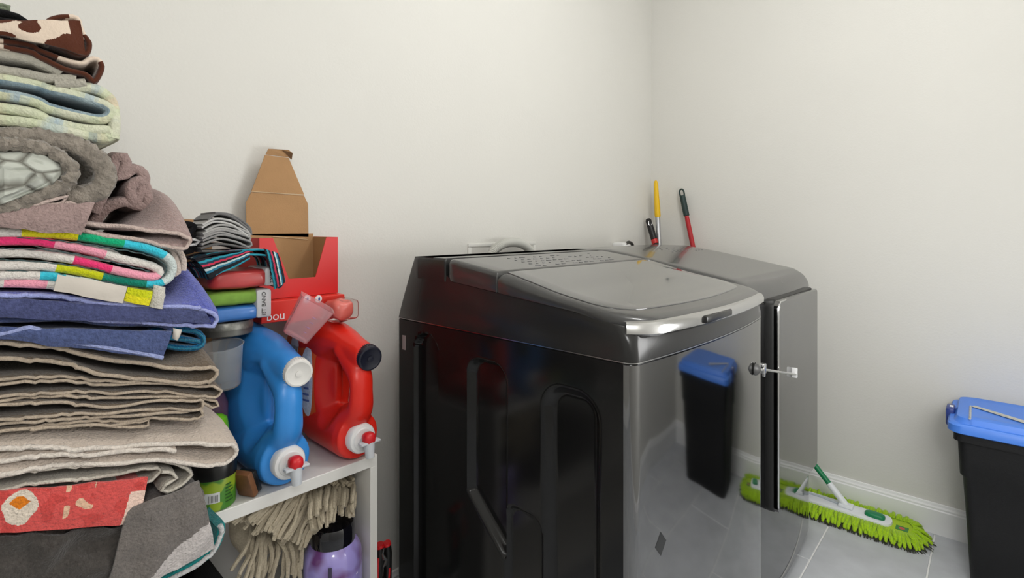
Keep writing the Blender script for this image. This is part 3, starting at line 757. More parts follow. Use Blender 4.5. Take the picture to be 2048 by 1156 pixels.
pw = towel('folded_towel', 'periwinkle blue towel with a big domed fold, under the checked towel', [
    [(-40, 612), (80, 610), (200, 614), (300, 618), (380, 622), (425, 626), (434, 640), (424, 652), (385, 652), (300, 645), (180, 638), (60, 630), (-40, 630)],
    [(-40, 588), (60, 592), (180, 604), (300, 612), (400, 616)]], m_pw, th=.009, y0=.90, depth=.34, rise=.125, rise_len=.33, rise_px=(335, 425), dx=-.035, hem=m_pwh, hem_r=.0034, seed=11)
hang('flap', '', [(-40, 594), (410, 622), (424, 646), (-40, 634)], terry('shaded_fold', rgb(74, 80, 120), amount=.25), .892, parent=pw, nu=70, nv=12, bulge=.004, wob=.004, lab='front fold darkened with painted shade')  # shade in the fold opening painted as dark slate
# checked towel
CK = [rgb(238, 228, 40), rgb(20, 172, 120), rgb(60, 196, 220), rgb(206, 216, 214), rgb(238, 60, 120), rgb(240, 160, 180), rgb(220, 214, 208), rgb(200, 205, 30), rgb(20, 130, 110)]
def xcol(table):
    def f(u, v, side, ip):
        t = table[ip]
        k = int(v/.075) % 2
        for lim, a in t:
            if u < lim: return CK[a] if k == 0 else CK[(a+3) % 9]
        return CK[t[-1][1]] if k == 0 else CK[6]
    return f
m_ck = terry('checked_towel', rgb(200), attr=True, amount=.08)
ct = [[(.13, 6), (.192, 0), (.245, 1), (.295, 2), (.345, 3), (.365, 2), (.42, 8), (.47, 7), (1, 6)],
      [(.11, 6), (.17, 4), (.225, 5), (.30, 6), (.36, 5), (.40, 4), (1, 6)],
      [(.15, 6), (.18, 2), (.25, 3), (.283, 7), (1, 6)],
      [(.12, 6), (.16, 5), (.26, 6), (.30, 0), (1, 3)]]
ck = towel('folded_towel', 'multicoloured checked towel in pink, yellow, green and turquoise', [
    [(-40, 466), (20, 465), (80, 467), (150, 473), (220, 481), (290, 494), (335, 513), (347, 535), (338, 558), (305, 568), (250, 561), (190, 550), (120, 538), (40, 532), (-40, 530)],
    [(-40, 485), (40, 482), (110, 489), (190, 503), (260, 520), (310, 533), (322, 545), (305, 554), (250, 543), (180, 528), (100, 513), (30, 507), (-40, 505)],
    [(-40, 546), (60, 552), (130, 560), (200, 570), (270, 582), (330, 596)],
    [(-40, 558), (60, 568), (130, 578), (200, 590), (270, 602), (325, 610)]], m_ck, th=.0122, y0=.897, depth=.33, col=xcol(ct), seed=12, step=.004, wob=.003)
hg = G()
for path in ([(0, 475), (100, 480), (200, 493), (300, 512), (334, 535), (322, 558)], [(0, 497), (100, 501), (200, 518), (300, 543)], [(0, 519), (100, 526), (200, 540), (300, 560)], [(0, 539), (100, 548), (200, 562), (300, 584)]):
    q = spline([at(a, b, Y=.897) for a, b in path], .003); hg.tube([p+Vector((0, .003, .0007*math.sin(i*1.1))) for i, p in enumerate(q)], .0009, 5)
mk('edge_stitch', hg, terry('dark_stitch', rgb(70, 90, 92)), ck, label='dark wavy edge stitching')
hang('care_label', '', [(116, 549), (255, 573), (246, 607), (107, 581)], mat('care_label_big', rgb(206, 198, 188), .8, bump=(120, .0005)), .886, parent=ck, nu=20, nv=8, th=.002, bulge=.003, lab='large off-white label')
hang('flap', '', [(256, 574), (306, 583), (298, 612), (248, 602)], m_ck, .889, colf=lambda s, t: CK[0] if t > .45 else CK[7], parent=ck, nu=14, nv=10, lab='yellow corner')
hang('flap', '', [(308, 570), (331, 574), (325, 618), (300, 614)], m_ck, .889, colf=lambda s, t: rgb(205, 200, 190), parent=ck, nu=8, nv=12, lab='off-white corner')
# small pink-white cloth poking out behind it
m_pk = terry('pale_pink_cloth', rgb(205, 190, 180), amount=.1)
towel('wash_cloth', 'pale pink cloth poking out between the checked and mauve towels', [[(300, 490), (340, 495), (355, 520), (358, 545), (348, 552)], [(300, 488), (352, 498), (368, 520), (368, 542)]], m_pk, th=.008, y0=.93, depth=.12, seed=13, cat='cloth')
# mauve towels
m_mv = terry('mauve_towel', rgb(160, 138, 134), amount=.16); m_mvh = terry('mauve_hem', rgb(196, 176, 168))
mv = towel('folded_towel', 'mauve towel with a fold reaching right over the checked towel', [
    [(-40, 444), (60, 443), (160, 446), (240, 452), (320, 462), (368, 470), (382, 482), (372, 495), (330, 490), (250, 475), (160, 462), (60, 456), (-40, 456)]], m_mv, th=.008, y0=.902, depth=.30, rise=.095, rise_len=.22, rise_px=(262, 375), dx=-.012, hem=m_mvh, hem_r=.003, seed=14)
hang('flap', '', [(-40, 415), (190, 405), (162, 470), (-40, 452)], m_mv, .884, bulge=.008, parent=mv, nu=50, nv=22, wob=.005)
towel('crumpled_towel', 'crumpled mauve towel bunched up behind the grey fleece roll', [
    [(190, 420), (205, 390), (222, 350), (233, 316), (250, 318), (253, 338), (238, 356), (250, 352), (272, 340), (288, 350), (290, 368), (278, 398), (270, 408), (262, 380), (278, 362), (292, 372), (297, 400), (305, 425), (318, 440)],
    [(190, 440), (215, 412), (250, 404), (270, 410), (300, 420), (330, 440)]], m_mv, th=.016, y0=1.0, depth=.2, seed=15, wob=.008, left=0)
# grey fleece roll
m_sh = mat('grey_sherpa', rgb(140, 132, 122), 1, spec=.05, bump=(150, .006, 3), var=(95, .3), sheen=.3)
def pebbles():
    m = mat('pebble_print', rgb(180, 182, 172), 1, spec=.1); nt = m.node_tree; b = nt.nodes['Principled BSDF']
    tc = nt.nodes.new('ShaderNodeTexCoord'); v = nt.nodes.new('ShaderNodeTexVoronoi'); v.feature = 'DISTANCE_TO_EDGE'; v.inputs['Scale'].default_value = 31
    mp = nt.nodes.new('ShaderNodeMapping'); mp.inputs['Scale'].default_value = (1, .3, 1.3); nt.links.new(tc.outputs['Object'], mp.inputs[0]); nt.links.new(mp.outputs[0], v.inputs['Vector'])
    cr = nt.nodes.new('ShaderNodeValToRGB'); cr.color_ramp.elements[0].position = .0; cr.color_ramp.elements[0].color = rgb(112, 110, 102); cr.color_ramp.elements[1].position = .12; cr.color_ramp.elements[1].color = rgb(190, 193, 184)
    nt.links.new(v.outputs['Distance'], cr.inputs[0]); nt.links.new(cr.outputs[0], b.inputs['Base Color'])
    bp = nt.nodes.new('ShaderNodeBump'); bp.inputs['Distance'].default_value = .004; nt.links.new(cr.outputs[0], bp.inputs['Height']); nt.links.new(bp.outputs[0], b.inputs['Normal'])
    return m
m_pb = pebbles()
roll = towel('fleece_blanket', 'rolled grey fluffy blanket showing a pale pebble print inside', [
    [(-40, 270), (30, 270), (90, 273), (150, 289), (195, 315), (213, 345), (202, 374), (165, 390), (110, 402), (50, 414), (-40, 422)]], m_sh, th=.026, y0=.90, depth=.33, seed=16, step=.003, rows=60, fuzz=.0035, fuzz_s=190, cat='blanket', wob=.006)
g = G(); c0 = [at(a, b, Y=.886) for a, b in ((-60, 306), (50, 304), (100, 316), (128, 338), (130, 352), (105, 374), (50, 398), (0, 420), (-60, 440))]
cc = spline(c0, .004); mid = sum(c0, Vector())/len(c0); nn = len(cc); rings_ = []
for k in range(12):
    s = 1-k/12; rings_.append([mid+(p-mid)*s+Vector((0, -.02*(1-s*s)+nz(p.x*s, 0, p.z*s, 30)*.006, 0)) for p in cc])
g.rings(rings_, False, True, closed=True); mk('printed_inside', g, m_pb, roll, label='pale pebble-printed inside')
rim = spline([at(a, b, Y=.884) for a, b in ((-60, 292), (0, 288), (60, 292), (108, 306), (138, 330), (142, 352), (118, 376), (62, 398), (0, 418), (-60, 434))], .0025)
g = G(); g.tube(rim, [.0085+.003*nz(p.x, 0, p.z, 160) for p in rim], 14); g.v = [p+Vector((nz(p.x, p.y, p.z, 230), nz(p.y, p.x, p.z, 230), nz(p.z, p.y, p.x, 230)))*.003 for p in g.v]
mk('fluffy_rim', g, m_sh, roll)
# the taupe curls just under the roll
towel('wash_cloth', 'small mauve cloth curled under the grey fleece roll', [[(60, 412), (110, 398), (132, 396), (124, 408), (80, 412)], [(95, 418), (140, 408), (155, 412), (150, 424), (118, 420)]], m_mv, th=.006, y0=.885, depth=.12, seed=17, cat='cloth', hem=m_mvh, hem_r=.0024)
# floral pale blanket
FL = [rgb(205, 206, 184), rgb(168, 184, 190), rgb(216, 190, 170), rgb(120, 136, 146), rgb(196, 204, 170)]
def floral(u, v, side, ip):
    n_ = nz(u+ip*.4, v, 2.0, 22)*1.0+nz(u, v+3, 5.0, 60)*.4; n2 = nz(u+5, v, 8.0, 30)
    def mx(a, b, t): t = min(1, max(0, t)); return tuple(p*(1-t)+q*t for p, q in zip(a, b))
    if side < 0 and ip == 0: return mx(rgb(112, 134, 146), rgb(158, 174, 178), n_*1.2+.5)
    c = mx(FL[0], FL[4], n2*1.5+.4); c = mx(c, FL[1], (n_-.12)*2.6); c = mx(c, FL[3], (-n_-.25)*2.2)
    return mx(c, FL[2], (n2-.2)*2.2)
m_fl = terry('floral_blanket', rgb(200), attr=True, amount=.08, scale=200)
towel('floral_blanket', 'pale green floral blanket with a blue-grey lining, near the top of the pile', [
    [(-40, 141), (40, 158), (100, 176), (160, 192), (210, 208), (224, 222), (210, 236), (165, 232), (100, 214), (40, 190), (-40, 164)],
    [(-40, 198), (40, 216), (100, 240), (160, 256), (215, 258), (225, 265), (215, 274), (160, 268), (100, 254), (40, 240), (-40, 226)],
    [(140, 172), (190, 176), (218, 192), (229, 212), (231, 250), (228, 276)]], m_fl, th=.014, y0=.905, depth=.30, rise=.012, col=floral, seed=18, cat='blanket', step=.004, rows=50)
m_pg = terry('pale_grey_fleece', rgb(172, 168, 156), amount=.08, scale=240)
towel('fleece_blanket', 'pale grey fleece throw under the brown patterned blanket', [
    [(-40, 101), (30, 108), (80, 123), (112, 138), (122, 146)], [(-40, 124), (30, 138), (90, 152), (140, 157), (152, 160)], [(110, 166), (150, 167), (172, 166)]], m_pg, th=.0125, y0=.905, depth=.28, seed=19, cat='blanket')
m_br = mat('brown_cream_fleece', rgb(70, 40, 28), .95, spec=.1, attr=True, sheen=.2, bump=(260, .001))
br = towel('patterned_blanket', 'brown and cream blotched fleece blanket on top of the pile', [
    [(-40, 38), (20, 44), (60, 50), (90, 46), (105, 36), (130, 31), (155, 34), (161, 52), (168, 70), (179, 84), (176, 104), (160, 108), (130, 94), (95, 80), (50, 66), (-40, 56)],
    [(-40, 70), (30, 78), (80, 96), (130, 118), (165, 126), (180, 118), (196, 118), (205, 132), (198, 152), (188, 162), (172, 148), (130, 136), (80, 110), (30, 92), (-40, 82)],
    [(60, 48), (95, 46), (130, 52), (150, 60), (158, 80), (150, 96)]], m_br, th=.007, y0=.9, depth=.28, col=blotch(17, .06, rgb(222, 204, 186), rgb(84, 46, 32), 1.7), seed=20, cat='blanket', step=.0035, rows=40, wob=.004)
def brflap(s, t):
    n_ = nz(s*2.2+.35, t*1.3+.6, 2.4, 1.5)
    return rgb(84, 46, 32) if n_ > .08 or s > .86 else rgb(216, 198, 180)
hang('flap', '', [(-40, 42), (160, 42), (172, 108), (-40, 62)], m_br, .892, colf=brflap, parent=br, nu=90, nv=36, bulge=.008, wob=.006)
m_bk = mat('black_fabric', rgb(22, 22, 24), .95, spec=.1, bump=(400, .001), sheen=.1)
towel('folded_garment', 'black garment at the very top of the pile', [[(-40, 16), (10, 20), (35, 28), (52, 38), (40, 42), (0, 34), (-40, 32)]], m_bk, th=.009, y0=.915, depth=.24, seed=21, cat='garment')
towel('folded_garment', 'grey-green garment corner above the black garment', [[(-40, 2), (5, 4), (18, 8), (16, 13), (-40, 12)]], terry('grey_green', rgb(120, 130, 108)), th=.006, y0=.92, depth=.2, seed=22, cat='garment')

# ------------------------------------------------------------------ jugs
def jug(name, label, x0, m, capm, spm, red, dyc=0.0):
    root = thing(name, (x0, 1.15, S), label, 'detergent jug')
    g = G()
    g.ell((x0, 1.197, S+.150), (.057, .112, .148), p=2.4, u=36, v=20)
    g.lathe([(.049, 0), (.052, .008), (.052, .15)], (x0, 1.012, S+.0535), (0, 1, 0), 32)
    g.lathe([(.045, 0), (.049, .002), (.049, .02)], (x0, 1.002, S+.0535), (0, 1, 0), 32)
    def chain(pts, rad):
        P = spline(pts, .006); n_ = len(P)
        for i, p in enumerate(P):
            t = i/(n_-1)*(len(rad)-1); a = int(min(t, len(rad)-2)); f = t-a
            r_ = [rad[a][k]*(1-f)+rad[a+1][k]*f for k in range(3)]
            g.ell(p, r_, u=14, v=8)
    chain([(x0, 1.17, S+.235), (x0+.004, 1.09, S+.24), (x0+.010, 1.03, S+.230), (x0+.012, 1.0, S+.224)], [(.054, .06, .06), (.047, .045, .05), (.036, .03, .036), (.029, .02, .029)])
    chain([(x0+.006, 1.05, S+.228), (x0+.002, 1.0, S+.185), (x0, .991, S+.145), (x0, 1.0, S+.108), (x0, 1.045, S+.08)], [(.040, .024, .03), (.029, .0165, .03), (.027, .016, .03), (.031, .020, .03), (.048, .032, .034)])
    vg = voxel(g, .0032, 9)
    for q in vg.v:                                             # pinch the flanks round the finger hole
        rr_ = math.hypot((q.y-1.068)/.05, (q.z-S-.152)/.088)
        q.x = x0+(q.x-x0)*(1-.55*(1-sstep(.55, 1.05, rr_)))
    mk('body', vg, m, root, angle=180)
    cx, cy, cz = x0+.014, .985, S+.222
    cg = G(); prof = [(.0, .0005), (.0215, .0), (.0225, -.0008), (.0258, -.0002), (.027, .002), (.027, .022), (.026, .024)]
    ringp = G(); ringp.lathe([(.006, .0), (.0065, -.0015), (.0, -.002)], (cx, cy-.008, cz), (.12, 1, .12), 16)
    cg.lathe(prof, (cx, cy-.008, cz), (.12, 1, .12), 40)
    for k in range(36):
        a = 2*PI*k/36; 
        ax_ = Vector((.12, 1, .12)).normalized(); uu = ax_.orthogonal().normalized(); q = ax_.cross(uu)
        c_ = Vector((cx, cy-.008, cz))+(uu*math.cos(a)+q*math.sin(a))*.027
        cg.tube([c_+ax_*.006, c_+ax_*.022], .0009, 4)
    mk('cap', cg, capm, root, label='black screw cap' if red else 'white screw cap'); mk('cap_dimple', ringp, capm, root)
    sz = S+.052
    g = G(); g.lathe([(.0, -.004), (.022, -.0035), (.0235, -.001), (.029, .0), (.0315, .004), (.0315, .018)], (x0, .984, sz), (0, 1, 0), 40)
    sp = mk('spigot_collar', g, m_spw, root, label='white spigot collar')
    g = G(); g.box(x0-.010, x0+.012, .955, .984, sz-.008, sz+.004, .004); g.box(x0-.022, x0+.024, .952, .968, sz-.003, sz+.003, .0025)
    g.tube([(x0+.001, .962, sz), (x0+.001, .96, sz-.012), (x0+.001, .958, sz-.032)], [.012, .011, .009], 16)
    mk('tap', g, m_spt, sp, label='pale tap with a thumb flange')
    g = G(); g.ell((x0+.001, .963, sz+.007), (.0135, .0135, .013), p=2.6); mk('push_button', g, mat('button_red', rgb(214, 32, 40), .35), sp, label='red push button')
    return root
m_spw = mat('spigot_white', rgb(236, 236, 236), .35); m_spt = mat('tap_pale', rgb(228, 232, 238), .25, trans=.25, ior=1.4)
m_jb = mat('blue_jug_plastic', rgb(54, 142, 222), .33, spec=.5); m_jr = mat('red_jug_plastic', rgb(226, 40, 26), .33, spec=.5)
jb = jug('detergent_jug', 'blue detergent jug with a white cap and red-button spigot', .432, m_jb, mat('cap_white', rgb(236, 234, 230), .45), None, False)
jr = jug('detergent_jug', 'red-orange detergent jug with a black cap and red-button spigot', .588, m_jr, mat('cap_black', rgb(24, 26, 42), .4), None, True)
# label on the red jug flank
def flank(x0, y_, z_, off):
    dy_, dz_ = abs(y_-1.197)/.112, abs(z_-(S+.150))/.148
    k = max(0, 1-dy_**2.4-dz_**2.4)**(1/2.4)
    return Vector((x0-.057*k-off, y_, z_))
def patch(name, y0, y1, z0f, z1f, m, off, parent, lab=None, n_=14):
    g = G(); v = []
    for j in range(n_+1):
        for i in range(n_+1):
            y_ = y0+(y1-y0)*i/n_; a, b = z0f(i/n_), z1f(i/n_); v.append(flank(.588, y_, a+(b-a)*j/n_, off))
    v2 = [p+Vector((.0006, 0, 0)) for p in v]; f = [[j*(n_+1)+i, j*(n_+1)+i+1, (j+1)*(n_+1)+i+1, (j+1)*(n_+1)+i] for j in range(n_) for i in range(n_)]
    g.add(v, f); return mk(name, g, m, parent, label=lab)
zc_ = S+.16
lab = patch('label', 1.115, 1.25, lambda s: S+.055+.02*abs(2*s-1)**2, lambda s: S+.268-.02*abs(2*s-1)**2, mat('label_orange', rgb(222, 92, 34), .4), .0012, jr, 'orange side label')
patch('label_oval', 1.118, 1.16, lambda s: zc_-.005-.08*math.sqrt(max(0, 1-(2*s-1)**2)), lambda s: zc_-.005+.08*math.sqrt(max(0, 1-(2*s-1)**2)), mat('label_white', rgb(222, 224, 230), .4, var=(160, .2)), .002, lab, 'white oval with fine print')
patch('barcode_panel', 1.175, 1.215, lambda s: S+.19, lambda s: S+.245, mat('label_white_two', rgb(225), .4), .002, lab)
for k in range(9):
    patch('barcode_line', 1.178+k*.004, 1.178+k*.004+random.choice((.0012, .002)), lambda s: S+.195, lambda s: S+.228, m_black, .0026, lab, n_=4)
for k in range(6): patch('print_line', 1.128, 1.152-.004*(k % 3), lambda s, k=k: S+.11+k*.014, lambda s, k=k: S+.115+k*.014, mat('print_blue', rgb(110, 120, 170), .5) if k == 0 else MATS['print_blue'], .0026, lab, n_=4)

# ------------------------------------------------------------------ tub, bottles, cups
tub = thing('tub_jar', (.316, 1.034, S+.0006), 'lime green labelled jar with a black lid at the shelf front edge', 'jar')
m_tub = mat('lime_label', rgb(140, 165, 40), .4, spots=(30, .48, .52, rgb(70, 130, 40)))
mk('jar_body', G().lathe([(.031, 0), (.034, .003), (.034, .054), (.033, .056)], (.316, 1.034, S+.0006), n=40), m_tub, tub)
mk('jar_lid', G().lathe([(.033, .056), (.036, .057), (.036, .082), (.034, .085), (0, .085)], (.316, 1.034, S+.0006), n=40), m_black, tub, label='black ribbed lid')
def on_cyl(cx, cy, r, px, off=.0008):
    """angle on a cylinder seen at pixel column px"""
    d = ray(px, HORIZON); d.z = 0; d.normalize(); o_ = Vector((-cx, -cy, 0)); b = o_.dot(d); c_ = o_.dot(o_)-(r+off)**2
    q = o_+d*(-b-math.sqrt(max(b*b-c_, 0))); return math.atan2(q.y, q.x)
def cylpatch(name, cx, cy, r, a0, a1, z0, z1, m, parent, off=.0006, lab=None):
    g = G(); v = []; n_ = 8
    for j in (0, 1):
        for i in range(n_+1):
            a = a0+(a1-a0)*i/n_; v.append(Vector((cx+(r+off)*math.cos(a), cy+(r+off)*math.sin(a), (z0, z1)[j])))
    g.add(v, [[i, i+1, n_+2+i, n_+1+i] for i in range(n_)]); return mk(name, g, m, parent, label=lab)
a0 = on_cyl(.316, 1.034, .034, 408); a1 = on_cyl(.316, 1.034, .034, 441)
bcx, bcy = .316, 1.034
cylpatch('barcode_label', bcx, bcy, .034, a0, on_cyl(bcx, bcy, .034, 440), S+.018, S+.036, mat('label_w3', rgb(215), .5), tub, lab='white barcode panel')
for k in range(8):
    a = on_cyl(bcx, bcy, .034, 417+k*2.6); cylpatch('barcode_line', bcx, bcy, .034, a, a+.018, S+.020, S+.032, m_black, tub, off=.0011)
for k in range(6):
    cylpatch('print_line', bcx, bcy, .034, on_cyl(bcx, bcy, .034, 451), on_cyl(bcx, bcy, .034, 466-(k % 3)*2), S+.014+k*.006, S+.016+k*.006, mat('print_green', rgb(40, 80, 30), .5) if k == 0 else MATS['print_green'], tub, off=.0011)
lb_ = thing('small_bottle', (.340, 1.094, S+.0006), 'small bottle with a lime green rounded cap behind the black-lidded jar', 'bottle')
mk('bottle_body', G().lathe([(.019, 0), (.02, .004), (.02, .085), (.014, .095)], (.340, 1.094, S+.0006), n=28), mat('dark_bottle', rgb(40, 60, 40), .3), lb_)
mk('bottle_cap', G().lathe([(.0185, .088), (.0195, .09), (.019, .12), (.016, .136), (.008, .142), (0, .143)], (.340, 1.094, S+.0006), n=28), mat('lime_cap', rgb(120, 205, 30), .35), lb_, label='lime green cap')
m_clear = mat('clear_plastic', (.95, .97, .98, 1), .12, trans=.88, ior=1.2)
m_purp = mat('clear_purple', rgb(190, 150, 190), .1, trans=.7, ior=1.3)
pb_ = thing('small_bottle', (.346, 1.145, S+.0006), 'purple bottle standing under the clear measuring cup', 'bottle')
mk('bottle_body', G().lathe([(.026, 0), (.028, .004), (.028, .15), (.02, .17), (.016, .175), (.016, .196), (0, .197)], (.346, 1.145, S+.0006), n=32), m_purp, pb_)
def cup(name, label, c, ax, r0, r1, h, th, m, lip=True, cat='measuring cup', spout=False):
    g = G(); prof = [(0, 0), (r0*.9, 0), (r0, .003), (r1, h), (r1+.002, h+.001), (r1+.001, h+.002), (r1-th, h+.001), (r0-th, .004), (0, .003)]
    g.lathe(prof, c, ax, 40, cap=False); weld(g)
    return mk(name, g, m, label=label, cat=cat)
cup('measuring_cup', 'clear plastic measuring cup left of the blue jug', (.352, 1.085, .845), (-.12, -.1, 1), .026, .036, .082, .0016, m_clear)
# tin
tin = thing('round_tin', (.368, 1.135, .9375), 'flat round grey tin under the packs, left of the blue jug', 'tin')
m_tin = mat('tin_grey', rgb(110, 110, 106), .4, metal=.5); 
mk('tin_body', G().lathe([(.0, 0), (.046, 0), (.048, .002), (.048, .014)], (.368, 1.135, .9375), n=48), m_tin, tin)
mk('tin_lid', G().lathe([(.047, .013), (.0495, .013), (.0495, .026), (.048, .028), (0, .028)], (.368, 1.135, .9375), n=48), mat('tin_lid', rgb(130, 130, 124), .4, metal=.5, var=(200, .25)), tin)
nv = thing('navy_box', (.45, 1.20, .93), 'dark navy packet lying behind the blue jug top', 'packet')
nb = G(); nb.box(.372, .434, 1.195, 1.29, .946, .960, .004); mk('packet_body', nb, mat('navy', rgb(34, 38, 66), .5), nv)
# translucent pink cup
m_pinkc = mat('frosted_pink', rgb(250, 222, 226), .22, trans=.82, ior=1.12)
c = at(590, 672, Y=1.035); d_ = at(628, 600, Y=1.035); ax = (d_-c).normalized()+Vector((0, -.25, 0)); ax.normalize()
pc_ = G(); u1 = ax.orthogonal(); u1 = (Vector((.5, 1, .1))-ax*Vector((.5, 1, .1)).dot(ax)).normalized(); u2 = ax.cross(u1)
def rr4(s, h, r): 
    return [c+ax*h+u1*p.x+u2*p.y for p in rrect(-s, s, -s, s, r, 0, 5)]
Rr = [rr4(.024, 0, .006), rr4(.026, .002, .008), rr4(.036, .078, .009), rr4(.0375, .079, .01), rr4(.0345, .0785, .008), rr4(.0245, .004, .006), rr4(.02, .003, .005)]
pc_.rings(Rr, True, True)
pcup = mk('scoop_cup', pc_, m_pinkc, label='frosted pinkish square measuring cup lying tilted on the two jugs', cat='measuring cup')
g = G()
for k in range(4):
    h = .02+k*.011; g.box(-.012, -.012+.006+.003*(k % 2), -.0005, .0005, -.0005, .0005, mtx=Matrix.Translation(c+ax*h-u1*(.0265+h*.13)+u2*.0) @ Matrix((u2, u1, ax)).transposed().to_4x4())
mk('measure_mark', g, mat('mark_lilac', rgb(170, 140, 180), .4), pcup)

# brown holder
bh = thing('wallet', (.362, 1.035, S), 'small brown leather holder with a black side, on the shelf beside the blue jug', 'holder')
mt = Matrix.Translation((.3665, 1.018, S+.03)) @ Matrix.Rotation(.5, 4, 'Z') @ Matrix.Rotation(-.35, 4, 'Y')
mk('cover', G().box(-.012, .001, -.018, .018, -.026, .026, .003, mtx=mt), mat('brown_leather', rgb(120, 78, 48), .5, var=(80, .15)), bh)
mk('pocket', G().box(.001, .012, -.017, .017, -.027, .02, .003, mtx=mt), m_black, bh, label='black side')

# ------------------------------------------------------------------ packs, cloth stack and boxes above
m_rp = mat('red_garment_pack', rgb(190, 62, 62), .35, var=(30, .12), coat=.3); m_gp = mat('green_garment', rgb(120, 160, 62), .8, var=(60, .15)); m_bp = mat('blue_garment', rgb(56, 116, 190), .4, var=(40, .12), coat=.3)
m_pl = mat('pack_label', rgb(205, 205, 208), .4, coat=.3)
def pillow(x0, x1, y0, y1, z0, z1, p=4, n_=26, seed=0, amp=.003):
    g = G(); g.ell(((x0+x1)/2, (y0+y1)/2, (z0+z1)/2), ((x1-x0)/2, (y1-y0)/2, (z1-z0)/2), p=p, u=40, v=20)
    g.v = [q+Vector((0, 0, nz(q.x+seed, q.y, q.z, 40)*amp)) for q in g.v]; return g
gpk = thing('garment_pack', (.37, 1.14, .966), 'clear pack of green and blue folded garments with a white end label', 'garment pack')
mk('blue_garment', pillow(.305, .428, 1.075, 1.165, .9675, .999, seed=1, amp=.001), m_bp, gpk); mk('green_garment', pillow(.307, .424, 1.075, 1.165, .999, 1.028, seed=2, amp=.003), m_gp, gpk)
mk('end_label', G().box(.404, .4345, 1.0735, 1.165, .970, 1.028, .006), m_pl, gpk, label='white printed end label')
text('label_text', 'IST BAND', .011, (.418, 1.0729, .999), (0, 0, 1), (-1, 0, 0), m_black, gpk)
rpk = thing('garment_pack', (.385, 1.14, 1.03), 'clear pack of red folded garments with a white end label', 'garment pack')
mk('red_garment', pillow(.32, .442, 1.07, 1.165, 1.0315, 1.069, seed=3, p=5), m_rp, rpk)
mk('end_label', G().box(.418, .447, 1.0685, 1.165, 1.034, 1.071, .006), m_pl, rpk, label='white printed end label')
text('label_text', 'TYPE C', .011, (.432, 1.0679, 1.057), (0, 0, 1), (-1, 0, 0), m_black, rpk)
# striped garment
STR = [rgb(24, 26, 36), rgb(40, 150, 170), rgb(20, 60, 80), rgb(200, 50, 80), rgb(24, 26, 36), rgb(190, 210, 210), rgb(40, 120, 150), rgb(20, 24, 30)]
def stripes(u, v, side, ip): return STR[int((v+u*.05)/.004) % 8]
m_st = mat('striped_cotton', rgb(80), .9, attr=True, bump=(500, .0005))
towel('striped_garment', 'teal, red and black striped garment draped over the red pack', [
    [(392, 520), (430, 508), (480, 500), (530, 500), (552, 512), (562, 535), (568, 560), (560, 575), (552, 570)],
    [(400, 536), (425, 520), (455, 512), (500, 508), (545, 515), (556, 540), (560, 566)],
    [(396, 528), (412, 545), (420, 558), (440, 540), (455, 524)]], m_st, th=.004, y0=1.062, depth=.1, col=stripes, step=.002, seed=24, cat='garment', left=.3, wob=.004)
stg = bpy.data.objects['striped_garment']
hang('front_fold', '', [(392, 520), (500, 500), (500, 519), (420, 556)], m_st, 1.054, colf=lambda s_, t: STR[int(t*9+s_*2) % 8], parent=stg, nu=50, nv=36, bulge=.004, wob=.004, th=.003)
hang('side_drop', '', [(528, 497), (556, 506), (571, 562), (550, 578)], m_st, 1.052, colf=lambda s_, t: STR[int(s_*8+t*1.5) % 8], parent=stg, nu=36, nv=40, bulge=.006, wob=.005, th=.003)
# grey cloth stack
greys = [(rgb(104, 102, 101), 'dark grey'), (rgb(150, 148, 147), 'mid grey'), (rgb(158, 156, 155), 'pale grey'), (rgb(172, 171, 169), 'light grey'), (rgb(196, 195, 193), 'off-white'), (rgb(118, 117, 117), 'charcoal grey')]
lays = [[(402, 498), (440, 488), (480, 493), (500, 500), (480, 503), (440, 503), (404, 503)],
        [(404, 490), (440, 478), (475, 484), (498, 494), (502, 484), (470, 474), (440, 470), (406, 482)],
        [(404, 477), (440, 465), (475, 473), (500, 482), (502, 475), (475, 466), (440, 460), (408, 472)],
        [(406, 468), (440, 456), (475, 462), (498, 474), (500, 468), (475, 455), (440, 450), (412, 462)],
        [(404, 456), (430, 444), (465, 450), (495, 470), (498, 462), (470, 444), (432, 438), (406, 450)],
        [(416, 440), (435, 428), (465, 434), (498, 458), (503, 470), (498, 452), (465, 430), (430, 426)]]
names = ['dark grey folded cloth at the bottom of the small cloth stack', 'mid grey folded cloth, second from the bottom of the small cloth stack', 'pale grey folded cloth, third from the bottom of the small cloth stack', 'light grey folded cloth, third from the top of the small cloth stack', 'off-white folded cloth, second from the top of the small cloth stack', 'charcoal grey folded cloth on top of the small cloth stack']
for k, (L, (c_, nm), lb2) in enumerate(zip(lays, greys, names)):
    o = towel('folded_cloth', lb2, [L], mat('cloth_'+nm.replace(' ', '_'), c_, 1, spec=.1, bump=(420, .0012), var=(200, .08), sheen=.15), th=.0042, y0=1.075, depth=.085, seed=30+k, cat='cloth', left=.3, step=.004, wob=.001, front_wob=.003)
    o['group'] = 'folded grey cloths on the packs'
towel('folded_garment', 'black folded garment left of the grey cloth stack', [[(322, 448), (362, 446), (390, 452), (386, 462), (352, 464), (322, 462)], [(322, 470), (362, 468), (388, 472), (384, 482), (342, 484)], [(322, 494), (372, 494), (390, 499), (372, 504), (322, 506)]], m_bk, th=.010, y0=1.09, depth=.09, seed=40, cat='garment', left=.3)
towel('folded_cloth', 'white and black cloth edges beside the black folded garment', [[(360, 480), (390, 480), (400, 484), (392, 490), (360, 490)]], m_wht_t, th=.005, y0=1.085, depth=.08, seed=41, cat='cloth', left=.3)
